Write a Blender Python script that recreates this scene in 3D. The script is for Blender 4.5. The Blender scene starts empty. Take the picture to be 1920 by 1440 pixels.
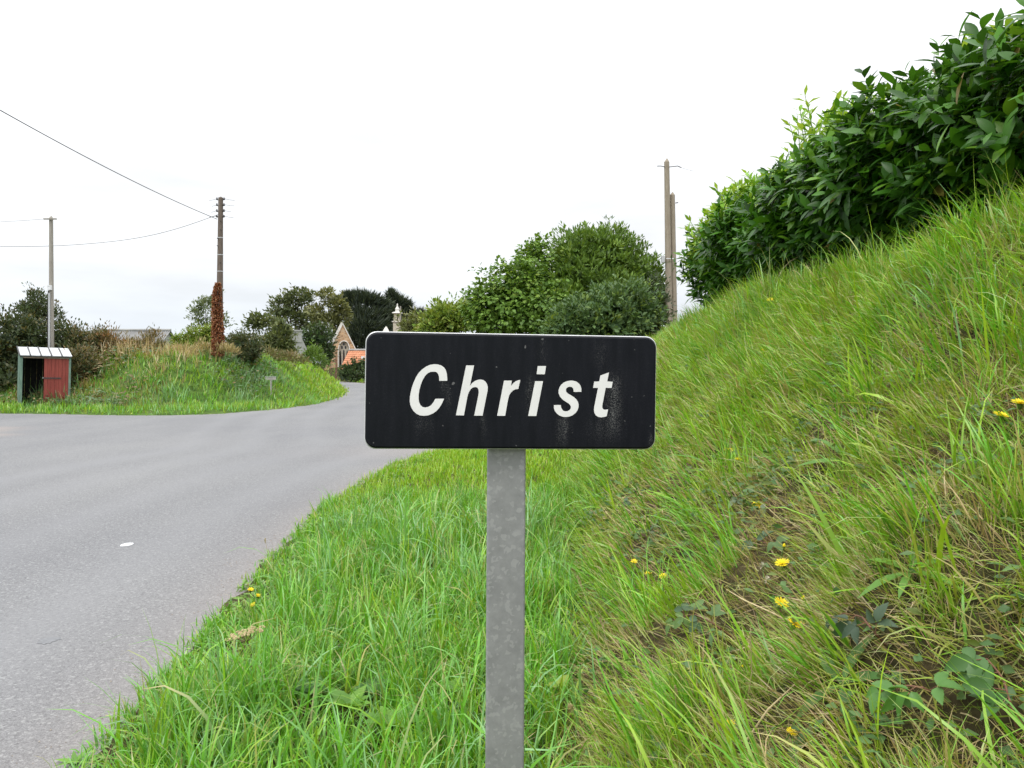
import bpy, bmesh, math, random
import numpy as np
from mathutils import Vector, Matrix

random.seed(7)
rng = np.random.default_rng(7)
SC = bpy.context.scene
COL = SC.collection
F, CX, HY, CAMZ = 1493.0, 960.0, 690.0, 1.6      # photograph's focal length and horizon, in its pixels

# ------------------------------------------------------------------ camera
cam_d = bpy.data.cameras.new('camera')
cam_d.sensor_width = 36.0
cam_d.lens = 28.0
cam_d.shift_y = -30.0 / 1920.0
cam_d.clip_start = 0.05
cam_d.clip_end = 3000
cam = bpy.data.objects.new('camera', cam_d)
cam.location = (0, 0, CAMZ)
cam.rotation_euler = (math.radians(90), 0, 0)
COL.objects.link(cam)
SC.camera = cam

# ------------------------------------------------------------------ sky and sun (bright overcast)
SUN_EL, SUN_AZ = math.radians(58), math.radians(215)      # azimuth clockwise from +Y
world = bpy.data.worlds.new('World')
SC.world = world
world.use_nodes = True
wn, wl = world.node_tree.nodes, world.node_tree.links
wn.clear()
w_out = wn.new('ShaderNodeOutputWorld')
sky = wn.new('ShaderNodeTexSky')
sky.sky_type = 'NISHITA'
sky.sun_disc = False
sky.sun_elevation = SUN_EL
sky.sun_rotation = SUN_AZ
bg_blue = wn.new('ShaderNodeBackground')
bg_blue.inputs['Strength'].default_value = 0.12
wl.new(sky.outputs['Color'], bg_blue.inputs['Color'])
tc = wn.new('ShaderNodeTexCoord')
sep = wn.new('ShaderNodeSeparateXYZ')
wl.new(tc.outputs['Generated'], sep.inputs[0])
ramp = wn.new('ShaderNodeValToRGB')                        # overcast veil: horizon dimmer than zenith
ramp.color_ramp.interpolation = 'EASE'
ramp.color_ramp.elements[0].position = 0.0
ramp.color_ramp.elements[0].color = (0.262, 0.283, 0.31, 1)
ramp.color_ramp.elements[1].position = 1.0
ramp.color_ramp.elements[1].color = (1, 1, 1, 1)
e = ramp.color_ramp.elements.new(0.16)
e.color = (0.39, 0.396, 0.404, 1)
wl.new(sep.outputs['Z'], ramp.inputs[0])
cn = wn.new('ShaderNodeTexNoise')
cn.inputs['Scale'].default_value = 3.0
cn.inputs['Detail'].default_value = 5.0
mp = wn.new('ShaderNodeMapping')
mp.inputs['Scale'].default_value = (1, 1, 5)
wl.new(tc.outputs['Generated'], mp.inputs[0])
wl.new(mp.outputs[0], cn.inputs['Vector'])
cr = wn.new('ShaderNodeMapRange')
cr.inputs['From Min'].default_value = 0.3
cr.inputs['From Max'].default_value = 0.7
cr.inputs['To Min'].default_value = 0.84
cr.inputs['To Max'].default_value = 1.12
wl.new(cn.outputs['Fac'], cr.inputs['Value'])
mul = wn.new('ShaderNodeMix')
mul.data_type = 'RGBA'
mul.blend_type = 'MULTIPLY'
mul.inputs['Factor'].default_value = 1
wl.new(ramp.outputs[0], mul.inputs['A'])
wl.new(cr.outputs[0], mul.inputs['B'])
bg_cloud = wn.new('ShaderNodeBackground')
bg_cloud.inputs['Strength'].default_value = 2.7
wl.new(mul.outputs['Result'], bg_cloud.inputs['Color'])
mixw = wn.new('ShaderNodeMixShader')
mixw.inputs[0].default_value = 0.93
wl.new(bg_blue.outputs[0], mixw.inputs[1])
wl.new(bg_cloud.outputs[0], mixw.inputs[2])
wl.new(mixw.outputs[0], w_out.inputs[0])

sun_d = bpy.data.lights.new('sun', 'SUN')
sun_d.energy = 1.3
sun_d.angle = math.radians(18)
sun_d.color = (1.0, 0.96, 0.9)
sun = bpy.data.objects.new('sun', sun_d)
sdir = Vector((math.sin(SUN_AZ) * math.cos(SUN_EL), math.cos(SUN_AZ) * math.cos(SUN_EL), math.sin(SUN_EL)))
sun.rotation_euler = (-sdir).to_track_quat('-Z', 'Y').to_euler()
sun.location = sdir * 50
COL.objects.link(sun)

SC.view_settings.view_transform = 'Standard'
SC.view_settings.look = 'None'
SC.view_settings.exposure = 0.14
SC.view_settings.gamma = 1.0
SC.view_settings.use_curve_mapping = False
SC.render.engine = 'CYCLES'
SC.cycles.max_bounces = 6
SC.cycles.diffuse_bounces = 3
SC.cycles.glossy_bounces = 2
SC.cycles.transmission_bounces = 3
SC.cycles.transparent_max_bounces = 6

# ------------------------------------------------------------------ helpers
def W(px, py, D):
    """point at depth D seen at a pixel of the photograph"""
    return np.array([(px - CX) / F * D, D, CAMZ - (py - HY) / F * D])

def sstep(a, b, v):
    t = np.clip((np.asarray(v, float) - a) / (b - a), 0, 1)
    return t * t * (3 - 2 * t)

def _hash(i, j, s):
    v = np.sin(i * 127.1 + j * 311.7 + s * 74.7) * 43758.5453
    return v - np.floor(v)

def vnoise(x, y, s=0):
    x = np.asarray(x, float); y = np.asarray(y, float)
    i, j = np.floor(x), np.floor(y)
    u, v = x - i, y - j
    u = u * u * (3 - 2 * u); v = v * v * (3 - 2 * v)
    return ((_hash(i, j, s) * (1 - u) + _hash(i + 1, j, s) * u) * (1 - v)
            + (_hash(i, j + 1, s) * (1 - u) + _hash(i + 1, j + 1, s) * u) * v)

def fbm(x, y, s=0):
    return vnoise(x, y, s) * .55 + vnoise(x * 2.1, y * 2.1, s + 3) * .3 + vnoise(x * 4.3, y * 4.3, s + 7) * .15

class MB:
    def __init__(self):
        self.v, self.f, self.c, self.m, self.n = [], [], [], [], 0
    def add(self, verts, faces, col=None, mi=0):
        verts = np.asarray(verts, float).reshape(-1, 3)
        self.v.append(verts)
        self.f += [tuple(i + self.n for i in f) for f in faces]
        self.m += [mi] * len(faces)
        if col is not None:
            col = np.asarray(col, float)
            if col.ndim == 1:
                col = np.tile(col, (len(verts), 1))
            self.c.append(col)
        self.n += len(verts)
        return self
    def box(self, lo, hi, mat=None, **k):
        x0, y0, z0 = lo; x1, y1, z1 = hi
        v = np.array([[x0, y0, z0], [x1, y0, z0], [x1, y1, z0], [x0, y1, z0],
                      [x0, y0, z1], [x1, y0, z1], [x1, y1, z1], [x0, y1, z1]], float)
        if mat is not None:
            v = v @ np.array(mat.to_3x3()).T + np.array(mat.translation)
        return self.add(v, [(0, 3, 2, 1), (4, 5, 6, 7), (0, 1, 5, 4), (1, 2, 6, 5), (2, 3, 7, 6), (3, 0, 4, 7)], **k)
    def tube(self, pts, rad, sides=8, cap=True, col=None):
        pts = np.asarray(pts, float)
        rad = np.broadcast_to(np.asarray(rad, float), (len(pts),))
        vs = []
        for i, p in enumerate(pts):
            t = pts[min(i + 1, len(pts) - 1)] - pts[max(i - 1, 0)]
            t = t / (np.linalg.norm(t) + 1e-9)
            a = np.cross(t, (0.31, 0.95, 0.05)) if abs(t[2]) > .6 else np.cross(t, (0, 0, 1.0))
            a /= np.linalg.norm(a) + 1e-9
            b = np.cross(t, a)
            for k in range(sides):
                an = 2 * math.pi * k / sides
                vs.append(p + rad[i] * (math.cos(an) * a + math.sin(an) * b))
        fs = []
        for i in range(len(pts) - 1):
            for k in range(sides):
                k2 = (k + 1) % sides
                fs.append((i * sides + k, i * sides + k2, (i + 1) * sides + k2, (i + 1) * sides + k))
        if cap:
            fs.append(tuple(range(sides - 1, -1, -1)))
            fs.append(tuple((len(pts) - 1) * sides + k for k in range(sides)))
        return self.add(vs, fs, col)
    def prism(self, poly, d0, d1, frame=None):
        """polygon in the local XZ plane, pushed from y=d0 to y=d1"""
        n = len(poly)
        v = np.array([[p[0], d0, p[1]] for p in poly] + [[p[0], d1, p[1]] for p in poly], float)
        if frame is not None:
            v = v @ np.array(frame.to_3x3()).T + np.array(frame.translation)
        fs = [tuple(range(n)), tuple(range(2 * n - 1, n - 1, -1))]
        fs += [(i, i + n, (i + 1) % n + n, (i + 1) % n) for i in range(n)]
        return self.add(v, fs)
    def mesh(self, name, offset=(0, 0, 0), mats=(), smooth=False):
        me = bpy.data.meshes.new(name)
        v = np.concatenate(self.v) - np.asarray(offset, float)
        me.from_pydata(v.tolist(), [], self.f)
        if self.c:
            at = me.attributes.new('tint', 'FLOAT_COLOR', 'POINT')
            c = np.concatenate(self.c)
            if c.shape[1] == 3:
                c = np.hstack([c, np.ones((len(c), 1))])
            at.data.foreach_set('color', c.astype(np.float32).ravel())
        for m in mats:
            me.materials.append(m)
        if len(mats) > 1:
            me.polygons.foreach_set('material_index', self.m)
        if smooth:
            me.polygons.foreach_set('use_smooth', [True] * len(me.polygons))
        me.update()
        return me

def setp(o, label=None, cat=None, group=None, kind=None):
    if label: o['label'] = label
    if cat: o['category'] = cat
    if group: o['group'] = group
    if kind: o['kind'] = kind
    return o

def thing(name, label, cat, loc, group=None):
    o = bpy.data.objects.new(name, None)
    o.empty_display_size = .2
    o.location = tuple(loc)
    COL.objects.link(o)
    return setp(o, label, cat, group)

def root_loc(p):
    if p is None: return (0, 0, 0)
    while p.parent is not None: p = p.parent
    return tuple(p.location)

def part(name, mb, mat, parent=None, smooth=False, kind=None, label=None):
    mats = mat if isinstance(mat, (list, tuple)) else [mat]
    me = mb.mesh(name, root_loc(parent), mats, smooth)
    o = bpy.data.objects.new(name, me)
    o.parent = parent
    COL.objects.link(o)
    return setp(o, label=label, kind=kind)

def single(name, mb, mat, label, cat, loc, smooth=False, group=None):
    """a thing that is one mesh"""
    mats = mat if isinstance(mat, (list, tuple)) else [mat]
    o = bpy.data.objects.new(name, mb.mesh(name, loc, mats, smooth))
    o.location = tuple(loc)
    COL.objects.link(o)
    return setp(o, label, cat, group)

# ------------------------------------------------------------------ materials
def nt(name):
    m = bpy.data.materials.new(name)
    m.use_nodes = True
    n, l = m.node_tree.nodes, m.node_tree.links
    return m, n, l, n['Principled BSDF']

def noise_node(n, l, scale, detail=3, vec=None, rough=.5):
    t = n.new('ShaderNodeTexNoise')
    t.inputs['Scale'].default_value = scale
    t.inputs['Detail'].default_value = detail
    t.inputs['Roughness'].default_value = rough
    if vec is None:
        c = n.new('ShaderNodeTexCoord'); vec = c.outputs['Object']
    l.new(vec, t.inputs['Vector'])
    return t.outputs['Fac']

def rampn(n, l, fac, stops):
    r = n.new('ShaderNodeValToRGB')
    r.color_ramp.elements[0].position, r.color_ramp.elements[0].color = stops[0][0], (*stops[0][1], 1)
    r.color_ramp.elements[1].position, r.color_ramp.elements[1].color = stops[-1][0], (*stops[-1][1], 1)
    for p, c in stops[1:-1]:
        r.color_ramp.elements.new(p).color = (*c, 1)
    l.new(fac, r.inputs[0])
    return r.outputs[0]

def mixc(n, l, fac, a, b, mode='MIX'):
    m = n.new('ShaderNodeMix'); m.data_type = 'RGBA'; m.blend_type = mode
    for s, v in (('Factor', fac), ('A', a), ('B', b)):
        if isinstance(v, (int, float)): m.inputs[s].default_value = v
        elif isinstance(v, tuple): m.inputs[s].default_value = (*v, 1) if len(v) == 3 else v
        else: l.new(v, m.inputs[s])
    return m.outputs['Result']

def bump(n, l, h, p, strength=.4, dist=.01):
    b = n.new('ShaderNodeBump')
    b.inputs['Strength'].default_value = strength
    b.inputs['Distance'].default_value = dist
    l.new(h, b.inputs['Height'])
    l.new(b.outputs[0], p.inputs['Normal'])

def mat_noise(name, c1, c2, scale=8, rough=.8, spec=.3, metal=0, bumps=None, detail=5, stretch=None, lo=.3, hi=.7):
    m, n, l, p = nt(name)
    vec = None
    if stretch:
        c = n.new('ShaderNodeTexCoord'); mm = n.new('ShaderNodeMapping')
        mm.inputs['Scale'].default_value = stretch
        l.new(c.outputs['Object'], mm.inputs[0]); vec = mm.outputs[0]
    f = noise_node(n, l, scale, detail, vec, .6)
    l.new(rampn(n, l, f, [(lo, c1), (hi, c2)]), p.inputs['Base Color'])
    p.inputs['Roughness'].default_value = rough
    p.inputs['Specular IOR Level'].default_value = spec
    p.inputs['Metallic'].default_value = metal
    if bumps:
        bump(n, l, noise_node(n, l, bumps[0], 4, vec), p, bumps[1], bumps[2])
    return m

def leaf_mat(name, rough=.45, spec=.4, trans=.3):
    """foliage: each leaf's own colour is stored with the leaf ('tint')"""
    m, n, l, p = nt(name)
    a = n.new('ShaderNodeAttribute'); a.attribute_name = 'tint'
    l.new(a.outputs['Color'], p.inputs['Base Color'])
    p.inputs['Roughness'].default_value = rough
    p.inputs['Specular IOR Level'].default_value = spec
    tr = n.new('ShaderNodeBsdfTranslucent')
    g = n.new('ShaderNodeGamma'); g.inputs[1].default_value = .92
    l.new(a.outputs['Color'], g.inputs[0])
    l.new(mixc(n, l, 1.0, g.outputs[0], (1.15, 1.1, .55), 'MULTIPLY'), tr.inputs['Color'])
    ms = n.new('ShaderNodeMixShader'); ms.inputs[0].default_value = trans
    l.new(p.outputs[0], ms.inputs[1]); l.new(tr.outputs[0], ms.inputs[2])
    l.new(ms.outputs[0], n['Material Output'].inputs['Surface'])
    return m

M = {}
M['grass'] = leaf_mat('grass_blades', rough=.34, spec=.5, trans=.26)
M['leaf_tree'] = leaf_mat('tree_leaves', rough=.5, spec=.35, trans=.25)
M['leaf_laurel'] = leaf_mat('laurel_leaves', rough=.38, spec=.26, trans=.24)
M['leaf_weed'] = leaf_mat('weed_leaves', rough=.45, spec=.4, trans=.28)
M['bark'] = mat_noise('bark', (.05, .04, .03), (.14, .11, .085), 14, .9, .2, bumps=(40, .6, .02))
M['twig'] = mat_noise('reddish_twig', (.10, .045, .03), (.2, .10, .06), 30, .7, .3)
M['straw'] = mat_noise('straw', (.42, .32, .17), (.6, .5, .3), 30, .7, .3)
M['stem_green'] = mat_noise('green_stem', (.07, .13, .025), (.12, .2, .04), 30, .6, .3)
M['stem_brown'] = mat_noise('brown_stem', (.12, .09, .04), (.2, .17, .08), 30, .7, .3)
M['petal'] = mat_noise('yellow_petal', (.74, .55, .006), (.84, .7, .015), 60, .55, .3)
M['fluff'] = mat_noise('seed_fluff', (.55, .48, .38), (.75, .7, .6), 90, .9, .1)
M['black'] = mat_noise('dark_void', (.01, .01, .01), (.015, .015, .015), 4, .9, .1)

# ------------------------------------------------------------------ terrain
_RE = np.array([(-8, -1.66), (0, -1.7), (3.2, -1.73), (4.2, -1.77), (6.2, -2.0), (8.85, -2.13), (11.9, -2.05), (14, -1.75),
                (15.4, -1.36), (17, -1.6), (20, -2.6), (26, -4), (34, -5), (45, -6), (60, -8), (78, -13), (92, -19.5),
                (104, -29), (112, -45), (118, -75), (160, -300)], float)
_ty = np.arange(-8, 160, .1)
_tx = np.interp(_ty, _RE[:, 0], _RE[:, 1])
_k = np.exp(-np.linspace(-2, 2, 21) ** 2); _k /= _k.sum()
_tx = np.convolve(np.pad(_tx, 10, mode='edge'), _k, 'valid')
def edge_x(y): return np.interp(y, _ty, _tx)
def foot_x(y):
    return np.interp(y, [-8, 2, 3, 4.7, 7.7, 11, 15, 20, 26, 34, 45, 60, 78, 92, 104, 118, 160],
                     [.05, .1, .18, .33, .54, .82, 1.15, 1.2, .6, -1, -3, -5.3, -10.5, -17, -26.5, -72, -297])

def bank_w(y): return np.interp(y, [0, 3, 5, 8, 12, 16, 60], [2.35, 2.25, 2.12, 1.95, 1.85, 2.0, 2.6])

def h_right(x, y):
    x = np.asarray(x, float); y = np.asarray(y, float)
    d = x - edge_x(y)
    far = sstep(16, 60, y)
    wob = (fbm(x * .2 + 9, y * .45, 1) - .5) * .35
    xf = foot_x(y) + wob * (1 - far)
    w = bank_w(y)
    t = (x - xf) / w
    S = .75 * np.clip(t, 0, 1) ** .85 + .25 * sstep(-.05, 1.12, t)
    hh = np.interp(y, [0, 5, 9, 12, 30, 60, 160], [2.02, 2.05, 2.16, 2.15, 1.7, 1.3, 1.3])
    z = .015 + .09 * sstep(0, 1.5, d) + hh * S + .04 * np.clip(x - xf - w, 0, 18)
    lump = (fbm(x * 1.9, y * 1.9, 2) - .5) * .44 + (vnoise(x * 5, y * 5, 5) - .5) * .06
    z = z + lump * sstep(0, .35, t) * (1 - .6 * far) + (vnoise(x * 2.2, y * 2.2, 6) - .5) * .05 * sstep(.1, .8, d)
    under = -.35 * sstep(0, 2.5, -d) - .02
    dd = d + (vnoise(x * 1.3, y * 2.6, 12) - .5) * .14 + (vnoise(x * 5, y * 9, 13) - .5) * .07
    b_ = sstep(-.07, .09, dd)
    return z * b_ + under * (1 - b_)

LE = np.array([(-140, 36), (-90, 33), (-40, 30.5), (-18, 28.1), (-14, 27.1), (-11.7, 26.7), (-10.3, 27.8), (-9.2, 30.2), (-8.75, 33.5),
               (-8.8, 36.7), (-9.3, 43), (-10.4, 49.8), (-13, 62), (-17.9, 78), (-26, 90), (-40, 100), (-80, 110), (-140, 118)], float)
def _chaikin(p):
    q = [p[0]]
    for a, b in zip(p[:-1], p[1:]):
        q += [a * .75 + b * .25, a * .25 + b * .75]
    return np.array(q + [p[-1]])
LE = _chaikin(_chaikin(LE))

def d_left(x, y):
    x = np.asarray(x, float); y = np.asarray(y, float)
    sh = x.shape
    P = np.stack([x.ravel(), y.ravel()], 1)
    best = np.full(len(P), 1e9)
    inside = np.zeros(len(P), bool)
    for a, b in zip(LE[:-1], LE[1:]):
        ab = b - a
        t = np.clip(((P - a) @ ab) / (ab @ ab), 0, 1)
        q = a + t[:, None] * ab
        best = np.minimum(best, np.hypot(P[:, 0] - q[:, 0], P[:, 1] - q[:, 1]))
    poly = np.vstack([LE, [(-140, 36)]])
    for a, b in zip(poly[:-1], poly[1:]):
        c = (a[1] > P[:, 1]) != (b[1] > P[:, 1])
        xi = (b[0] - a[0]) * (P[:, 1] - a[1]) / (b[1] - a[1] + 1e-12) + a[0]
        inside ^= c & (P[:, 0] < xi)
    return np.where(inside, best, -best).reshape(sh)

def h_left(x, y, d=None):
    x = np.asarray(x, float); y = np.asarray(y, float)
    if d is None: d = d_left(x, y)
    b = sstep(29, 36, y) * sstep(-24, -13, x)
    vw = 1.7 * (1 - b) + .25 * b + (vnoise(x * .4, y * .4, 3) - .5) * .5
    w = 3.6 * (1 - b) + 2.6 * b
    t = (d - vw) / w
    S = .6 * np.clip(t, 0, 1) + .4 * sstep(-.1, 1.1, t)
    hh = 1.98 - .2 * sstep(-14, -9, x)
    z = .02 + .1 * sstep(0, .8, d) + hh * S + .012 * np.clip(d - 6, 0, 40)
    z = z + ((fbm(x * .7, y * .7, 4) - .5) * .7 + (vnoise(x * 2.2, y * 2.2, 8) - .5) * .16) * sstep(0, .4, t)
    dd = d + (vnoise(x * .9, y * .9, 14) - .5) * .25
    return np.where(dd > 0, z, -.02 - .4 * sstep(0, 3, -d))

def grid_mesh(name, xs, ys, hfun, mat, label=None):
    X, Y = np.meshgrid(xs, ys)
    Z = hfun(X, Y)
    nx, ny = len(xs), len(ys)
    v = np.stack([X, Y, Z], -1).reshape(-1, 3)
    i = np.arange(nx * ny).reshape(ny, nx)
    q = np.stack([i[:-1, :-1], i[:-1, 1:], i[1:, 1:], i[1:, :-1]], -1).reshape(-1, 4)
    me = bpy.data.meshes.new(name)
    me.from_pydata(v.tolist(), [], q.tolist())
    me.polygons.foreach_set('use_smooth', [True] * len(me.polygons))
    me.materials.append(mat)
    o = bpy.data.objects.new(name, me)
    COL.objects.link(o)
    setp(o, kind='structure')
    return o, X, Y

# bare soil and thatch under the grass
def soil_mat(name, a, b, c, scale):
    m, n, l, p = nt(name)
    f1 = noise_node(n, l, scale, 6, rough=.65)
    f2 = noise_node(n, l, scale * 9, 3)
    c1 = rampn(n, l, f1, [(.3, a), (.5, b), (.7, c)])
    c2 = rampn(n, l, f2, [(.3, (.55, .55, .55)), (.7, (1.3, 1.3, 1.3))])
    l.new(mixc(n, l, 1.0, c1, c2, 'MULTIPLY'), p.inputs['Base Color'])
    p.inputs['Roughness'].default_value = .95
    p.inputs['Specular IOR Level'].default_value = .1
    bump(n, l, f2, p, .8, .02)
    return m
M['thatch'] = soil_mat('thatch_soil', (.03, .04, .012), (.055, .045, .022), (.10, .075, .04), 2.3)
M['turf'] = soil_mat('turf_soil', (.05, .10, .02), (.075, .13, .028), (.13, .12, .05), .5)
M['field'] = soil_mat('field', (.06, .11, .025), (.08, .14, .03), (.13, .15, .05), .05)

def ease(a, b, n, p=1.6):
    t = np.linspace(0, 1, n)
    return a + (b - a) * t ** p
xs = np.concatenate([np.linspace(-90, -6, 70, endpoint=False), np.linspace(-6, -2.6, 14, endpoint=False), np.arange(-2.6, 4, .085), ease(4, 60, 40)])
ys = np.concatenate([np.arange(-1, 9, .11), np.linspace(9, 22, 70, endpoint=False), ease(22, 150, 90, 1.5)])
grid_mesh('right_bank', xs, ys, h_right, M['thatch'])
xs = np.concatenate([np.linspace(-135, -32, 50, endpoint=False), np.arange(-32, -7.5, .22)])
ys = np.concatenate([np.arange(25, 56, .25), ease(56, 116, 60, 1.2)])
grid_mesh('left_bank', xs, ys, h_left, M['turf'])
grid_mesh('ground', np.linspace(-1500, 1500, 40), np.linspace(-600, 2400, 40), lambda x, y: -.6 + 0 * x, M['field'])

# ---- road
def road_z(x, y): return (vnoise(np.asarray(x) * .5, np.asarray(y) * .5, 20) - .5) * .012
m, n, l, p = nt('old_asphalt')
at = n.new('ShaderNodeAttribute'); at.attribute_name = 'grit'
tcn = n.new('ShaderNodeTexCoord')
fine = noise_node(n, l, 170, 2, tcn.outputs['Object'], .7)
mid = noise_node(n, l, 38, 4, tcn.outputs['Object'], .6)
mpn = n.new('ShaderNodeMapping'); mpn.inputs['Scale'].default_value = (1.1, .22, 1); mpn.inputs['Rotation'].default_value = (0, 0, math.radians(-14))
l.new(tcn.outputs['Object'], mpn.inputs[0])
big = noise_node(n, l, .8, 5, mpn.outputs[0], .55)
huge = noise_node(n, l, .22, 3, tcn.outputs['Object'])
c = rampn(n, l, fine, [(.22, (.105, .105, .108)), (.5, (.195, .195, .198)), (.78, (.315, .315, .315))])
c = mixc(n, l, 1.0, c, rampn(n, l, mid, [(.3, (.84, .84, .84)), (.7, (1.12, 1.12, 1.12))]), 'MULTIPLY')
c = mixc(n, l, 1.0, c, rampn(n, l, big, [(.3, (.92, .92, .93)), (.7, (1.06, 1.06, 1.055))]), 'MULTIPLY')
c = mixc(n, l, 1.0, c, rampn(n, l, huge, [(.35, (.93, .93, .94)), (.65, (1.06, 1.055, 1.04))]), 'MULTIPLY')
vch = n.new('ShaderNodeTexVoronoi'); vch.inputs['Scale'].default_value = 75; l.new(tcn.outputs['Object'], vch.inputs['Vector'])
chs = n.new('ShaderNodeSeparateColor'); l.new(vch.outputs['Color'], chs.inputs[0])
c = mixc(n, l, rampn(n, l, chs.outputs[0], [(.86, (0, 0, 0)), (.95, (.55, .55, .55))]), c, (.36, .36, .35))      # pale chippings
c = mixc(n, l, rampn(n, l, chs.outputs[1], [(.86, (0, 0, 0)), (.95, (.5, .5, .5))]), c, (.09, .09, .095))      # dark chippings
trk = n.new('ShaderNodeAttribute'); trk.attribute_name = 'track'
c = mixc(n, l, trk.outputs['Fac'], c, (.235, .235, .24))
gc = rampn(n, l, fine, [(.3, (.17, .15, .135)), (.7, (.36, .32, .295))])
gm = n.new('ShaderNodeMath'); gm.operation = 'MULTIPLY'
l.new(at.outputs['Fac'], gm.inputs[0])
l.new(rampn(n, l, mid, [(.2, (.55, .55, .55)), (.65, (1, 1, 1))]), gm.inputs[1])
l.new(mixc(n, l, 1.0, mixc(n, l, gm.outputs[0], c, gc), (.92, .935, .96), 'MULTIPLY'), p.inputs['Base Color'])
p.inputs['Roughness'].default_value = .88
p.inputs['Specular IOR Level'].default_value = .25
bump(n, l, fine, p, .55, .004)
M['asphalt'] = m
xs = np.concatenate([np.linspace(-140, -16, 60, endpoint=False), np.arange(-16, -3, .3), np.arange(-3, -.6, .12), np.linspace(-.6, 12, 6)])
ys = np.concatenate([np.arange(-2, 24, .2), ease(24, 125, 90, 1.3)])
road, RX, RY = grid_mesh('road', xs, ys, lambda x, y: road_z(x, y), M['asphalt'])
g = .75 * np.exp(-np.clip(edge_x(RY) - RX, 0, 9) / .3)
g = np.maximum(g, .9 * np.exp(-((RX + .8) ** 2 / 4 + (RY - 15.5) ** 2 / 2.5)))
dl = d_left(RX, RY)
g = np.maximum(g, .35 * np.exp(-np.clip(-dl, 0, 9) / .3))
cor = np.hypot((RX + 15.3) / 3.6, (RY - 19.2) / 3.2)
g = np.maximum(g, 1.0 * (1 - sstep(.55, 1.15, cor + (fbm(RX * .8, RY * .8, 31) - .5) * .7)))
lane = RX - edge_x(RY)
trkv = sum(np.exp(-((lane + o_) / .32) ** 2) for o_ in (1.1, 2.5, 3.9, 5.2)) * (.25 + .3 * vnoise(RX * .7, RY * .25, 33)) * (RX > -12)
road.data.attributes.new('track', 'FLOAT', 'POINT').data.foreach_set('value', np.clip(trkv, 0, 1).astype(np.float32).ravel())
a = road.data.attributes.new('grit', 'FLOAT', 'POINT')
a.data.foreach_set('value', g.astype(np.float32).ravel())

M['grit'] = mat_noise('loose_grit', (.2, .17, .15), (.42, .37, .33), 40, .9, .2)
gy = rng.uniform(2, 14, 1100); gx = edge_x(gy) - np.abs(rng.normal(0, .16, 1100)) + .03
gm_ = MB()
for x_, y_ in zip(gx, gy):
    r_ = random.uniform(.002, .0055) * (1 + y_ * .06); z_ = float(road_z(x_, y_)) + r_ * .3
    gm_.add([(x_ + r_, y_, z_), (x_ - r_ * .8, y_ + r_ * .3, z_), (x_, y_ + r_, z_ + r_ * .2), (x_ + .1 * r_, y_ - r_, z_), (x_, y_, z_ + r_ * .8)], [(0, 2, 4), (2, 1, 4), (1, 3, 4), (3, 0, 4)])
part('loose_grit', gm_, M['grit'], None, kind='stuff')

# painted survey dot and a bitumen patch on the asphalt
def blob(cx, cy, rx, ry, z, n=28, jit=.06, thick=.003):
    mb = MB()
    r = [1 + random.uniform(-jit, jit) for _ in range(n)]
    top = [(cx + rx * r[i] * math.cos(2 * math.pi * i / n), cy + ry * r[i] * math.sin(2 * math.pi * i / n), z + thick) for i in range(n)]
    bot = [(x_, y_, z - .01) for x_, y_, _ in top]
    mb.add(top + bot, [tuple(range(n))] + [(i, i + n, (i + 1) % n + n, (i + 1) % n) for i in range(n)])
    return mb
M['white_paint'] = mat_noise('road_paint', (.45, .46, .48), (.6, .61, .63), 60, .7, .3)
M['bitumen'] = mat_noise('bitumen', (.14, .145, .155), (.2, .205, .215), 60, .7, .3)
q = W(238, 1021, F * 1.6 / (1021 - HY))
single('paint_dot', blob(q[0], q[1], .05, .075, float(road_z(q[0], q[1])), thick=.0035), M['white_paint'], 'small round white paint mark on the asphalt road', 'paint mark', (q[0], q[1], 0))
q = W(92, 1201, F * 1.6 / (1201 - HY))
single('bitumen_patch', blob(q[0], q[1], .055, .06, float(road_z(q[0], q[1])), jit=.25, thick=.0028), M['bitumen'], 'small dark bitumen patch on the asphalt near the left picture edge', 'road patch', (q[0], q[1], 0))

def surf(px, py, hfun=h_right, d0=1.2, d1=70):
    """where the line of sight through a pixel meets the ground"""
    D = np.arange(d0, d1, .01)
    x = (px - CX) / F * D; z = CAMZ - (py - HY) / F * D
    hit = np.nonzero(z < hfun(x, D))[0]
    k = hit[0] if len(hit) else len(D) - 1
    return np.array([x[k], D[k], z[k]])

def nrm(hfun, x, y, e=.06):
    gx = (hfun(x + e, y) - hfun(x - e, y)) / (2 * e); gy = (hfun(x, y + e) - hfun(x, y - e)) / (2 * e)
    v = np.stack([-gx, -gy, np.ones_like(gx)], -1)
    return v / np.linalg.norm(v, axis=-1, keepdims=True)

# ------------------------------------------------------------------ leaves and blades, many at a time
def quads_mesh(name, v, q, tint, mat, offset=(0, 0, 0)):
    me = bpy.data.meshes.new(name)
    v = np.asarray(v, np.float64) - np.asarray(offset)
    me.vertices.add(len(v)); me.vertices.foreach_set('co', v.astype(np.float32).ravel())
    me.loops.add(q.size); me.loops.foreach_set('vertex_index', q.astype(np.int32).ravel())
    me.polygons.add(len(q)); me.polygons.foreach_set('loop_start', np.arange(0, q.size, 4, dtype=np.int32))
    me.polygons.foreach_set('use_smooth', np.ones(len(q), bool))
    me.update(calc_edges=True)
    t = np.hstack([tint, np.ones((len(tint), 1))]).astype(np.float32)
    me.attributes.new('tint', 'FLOAT_COLOR', 'POINT').data.foreach_set('color', t.ravel())
    me.materials.append(mat)
    return me

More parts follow.
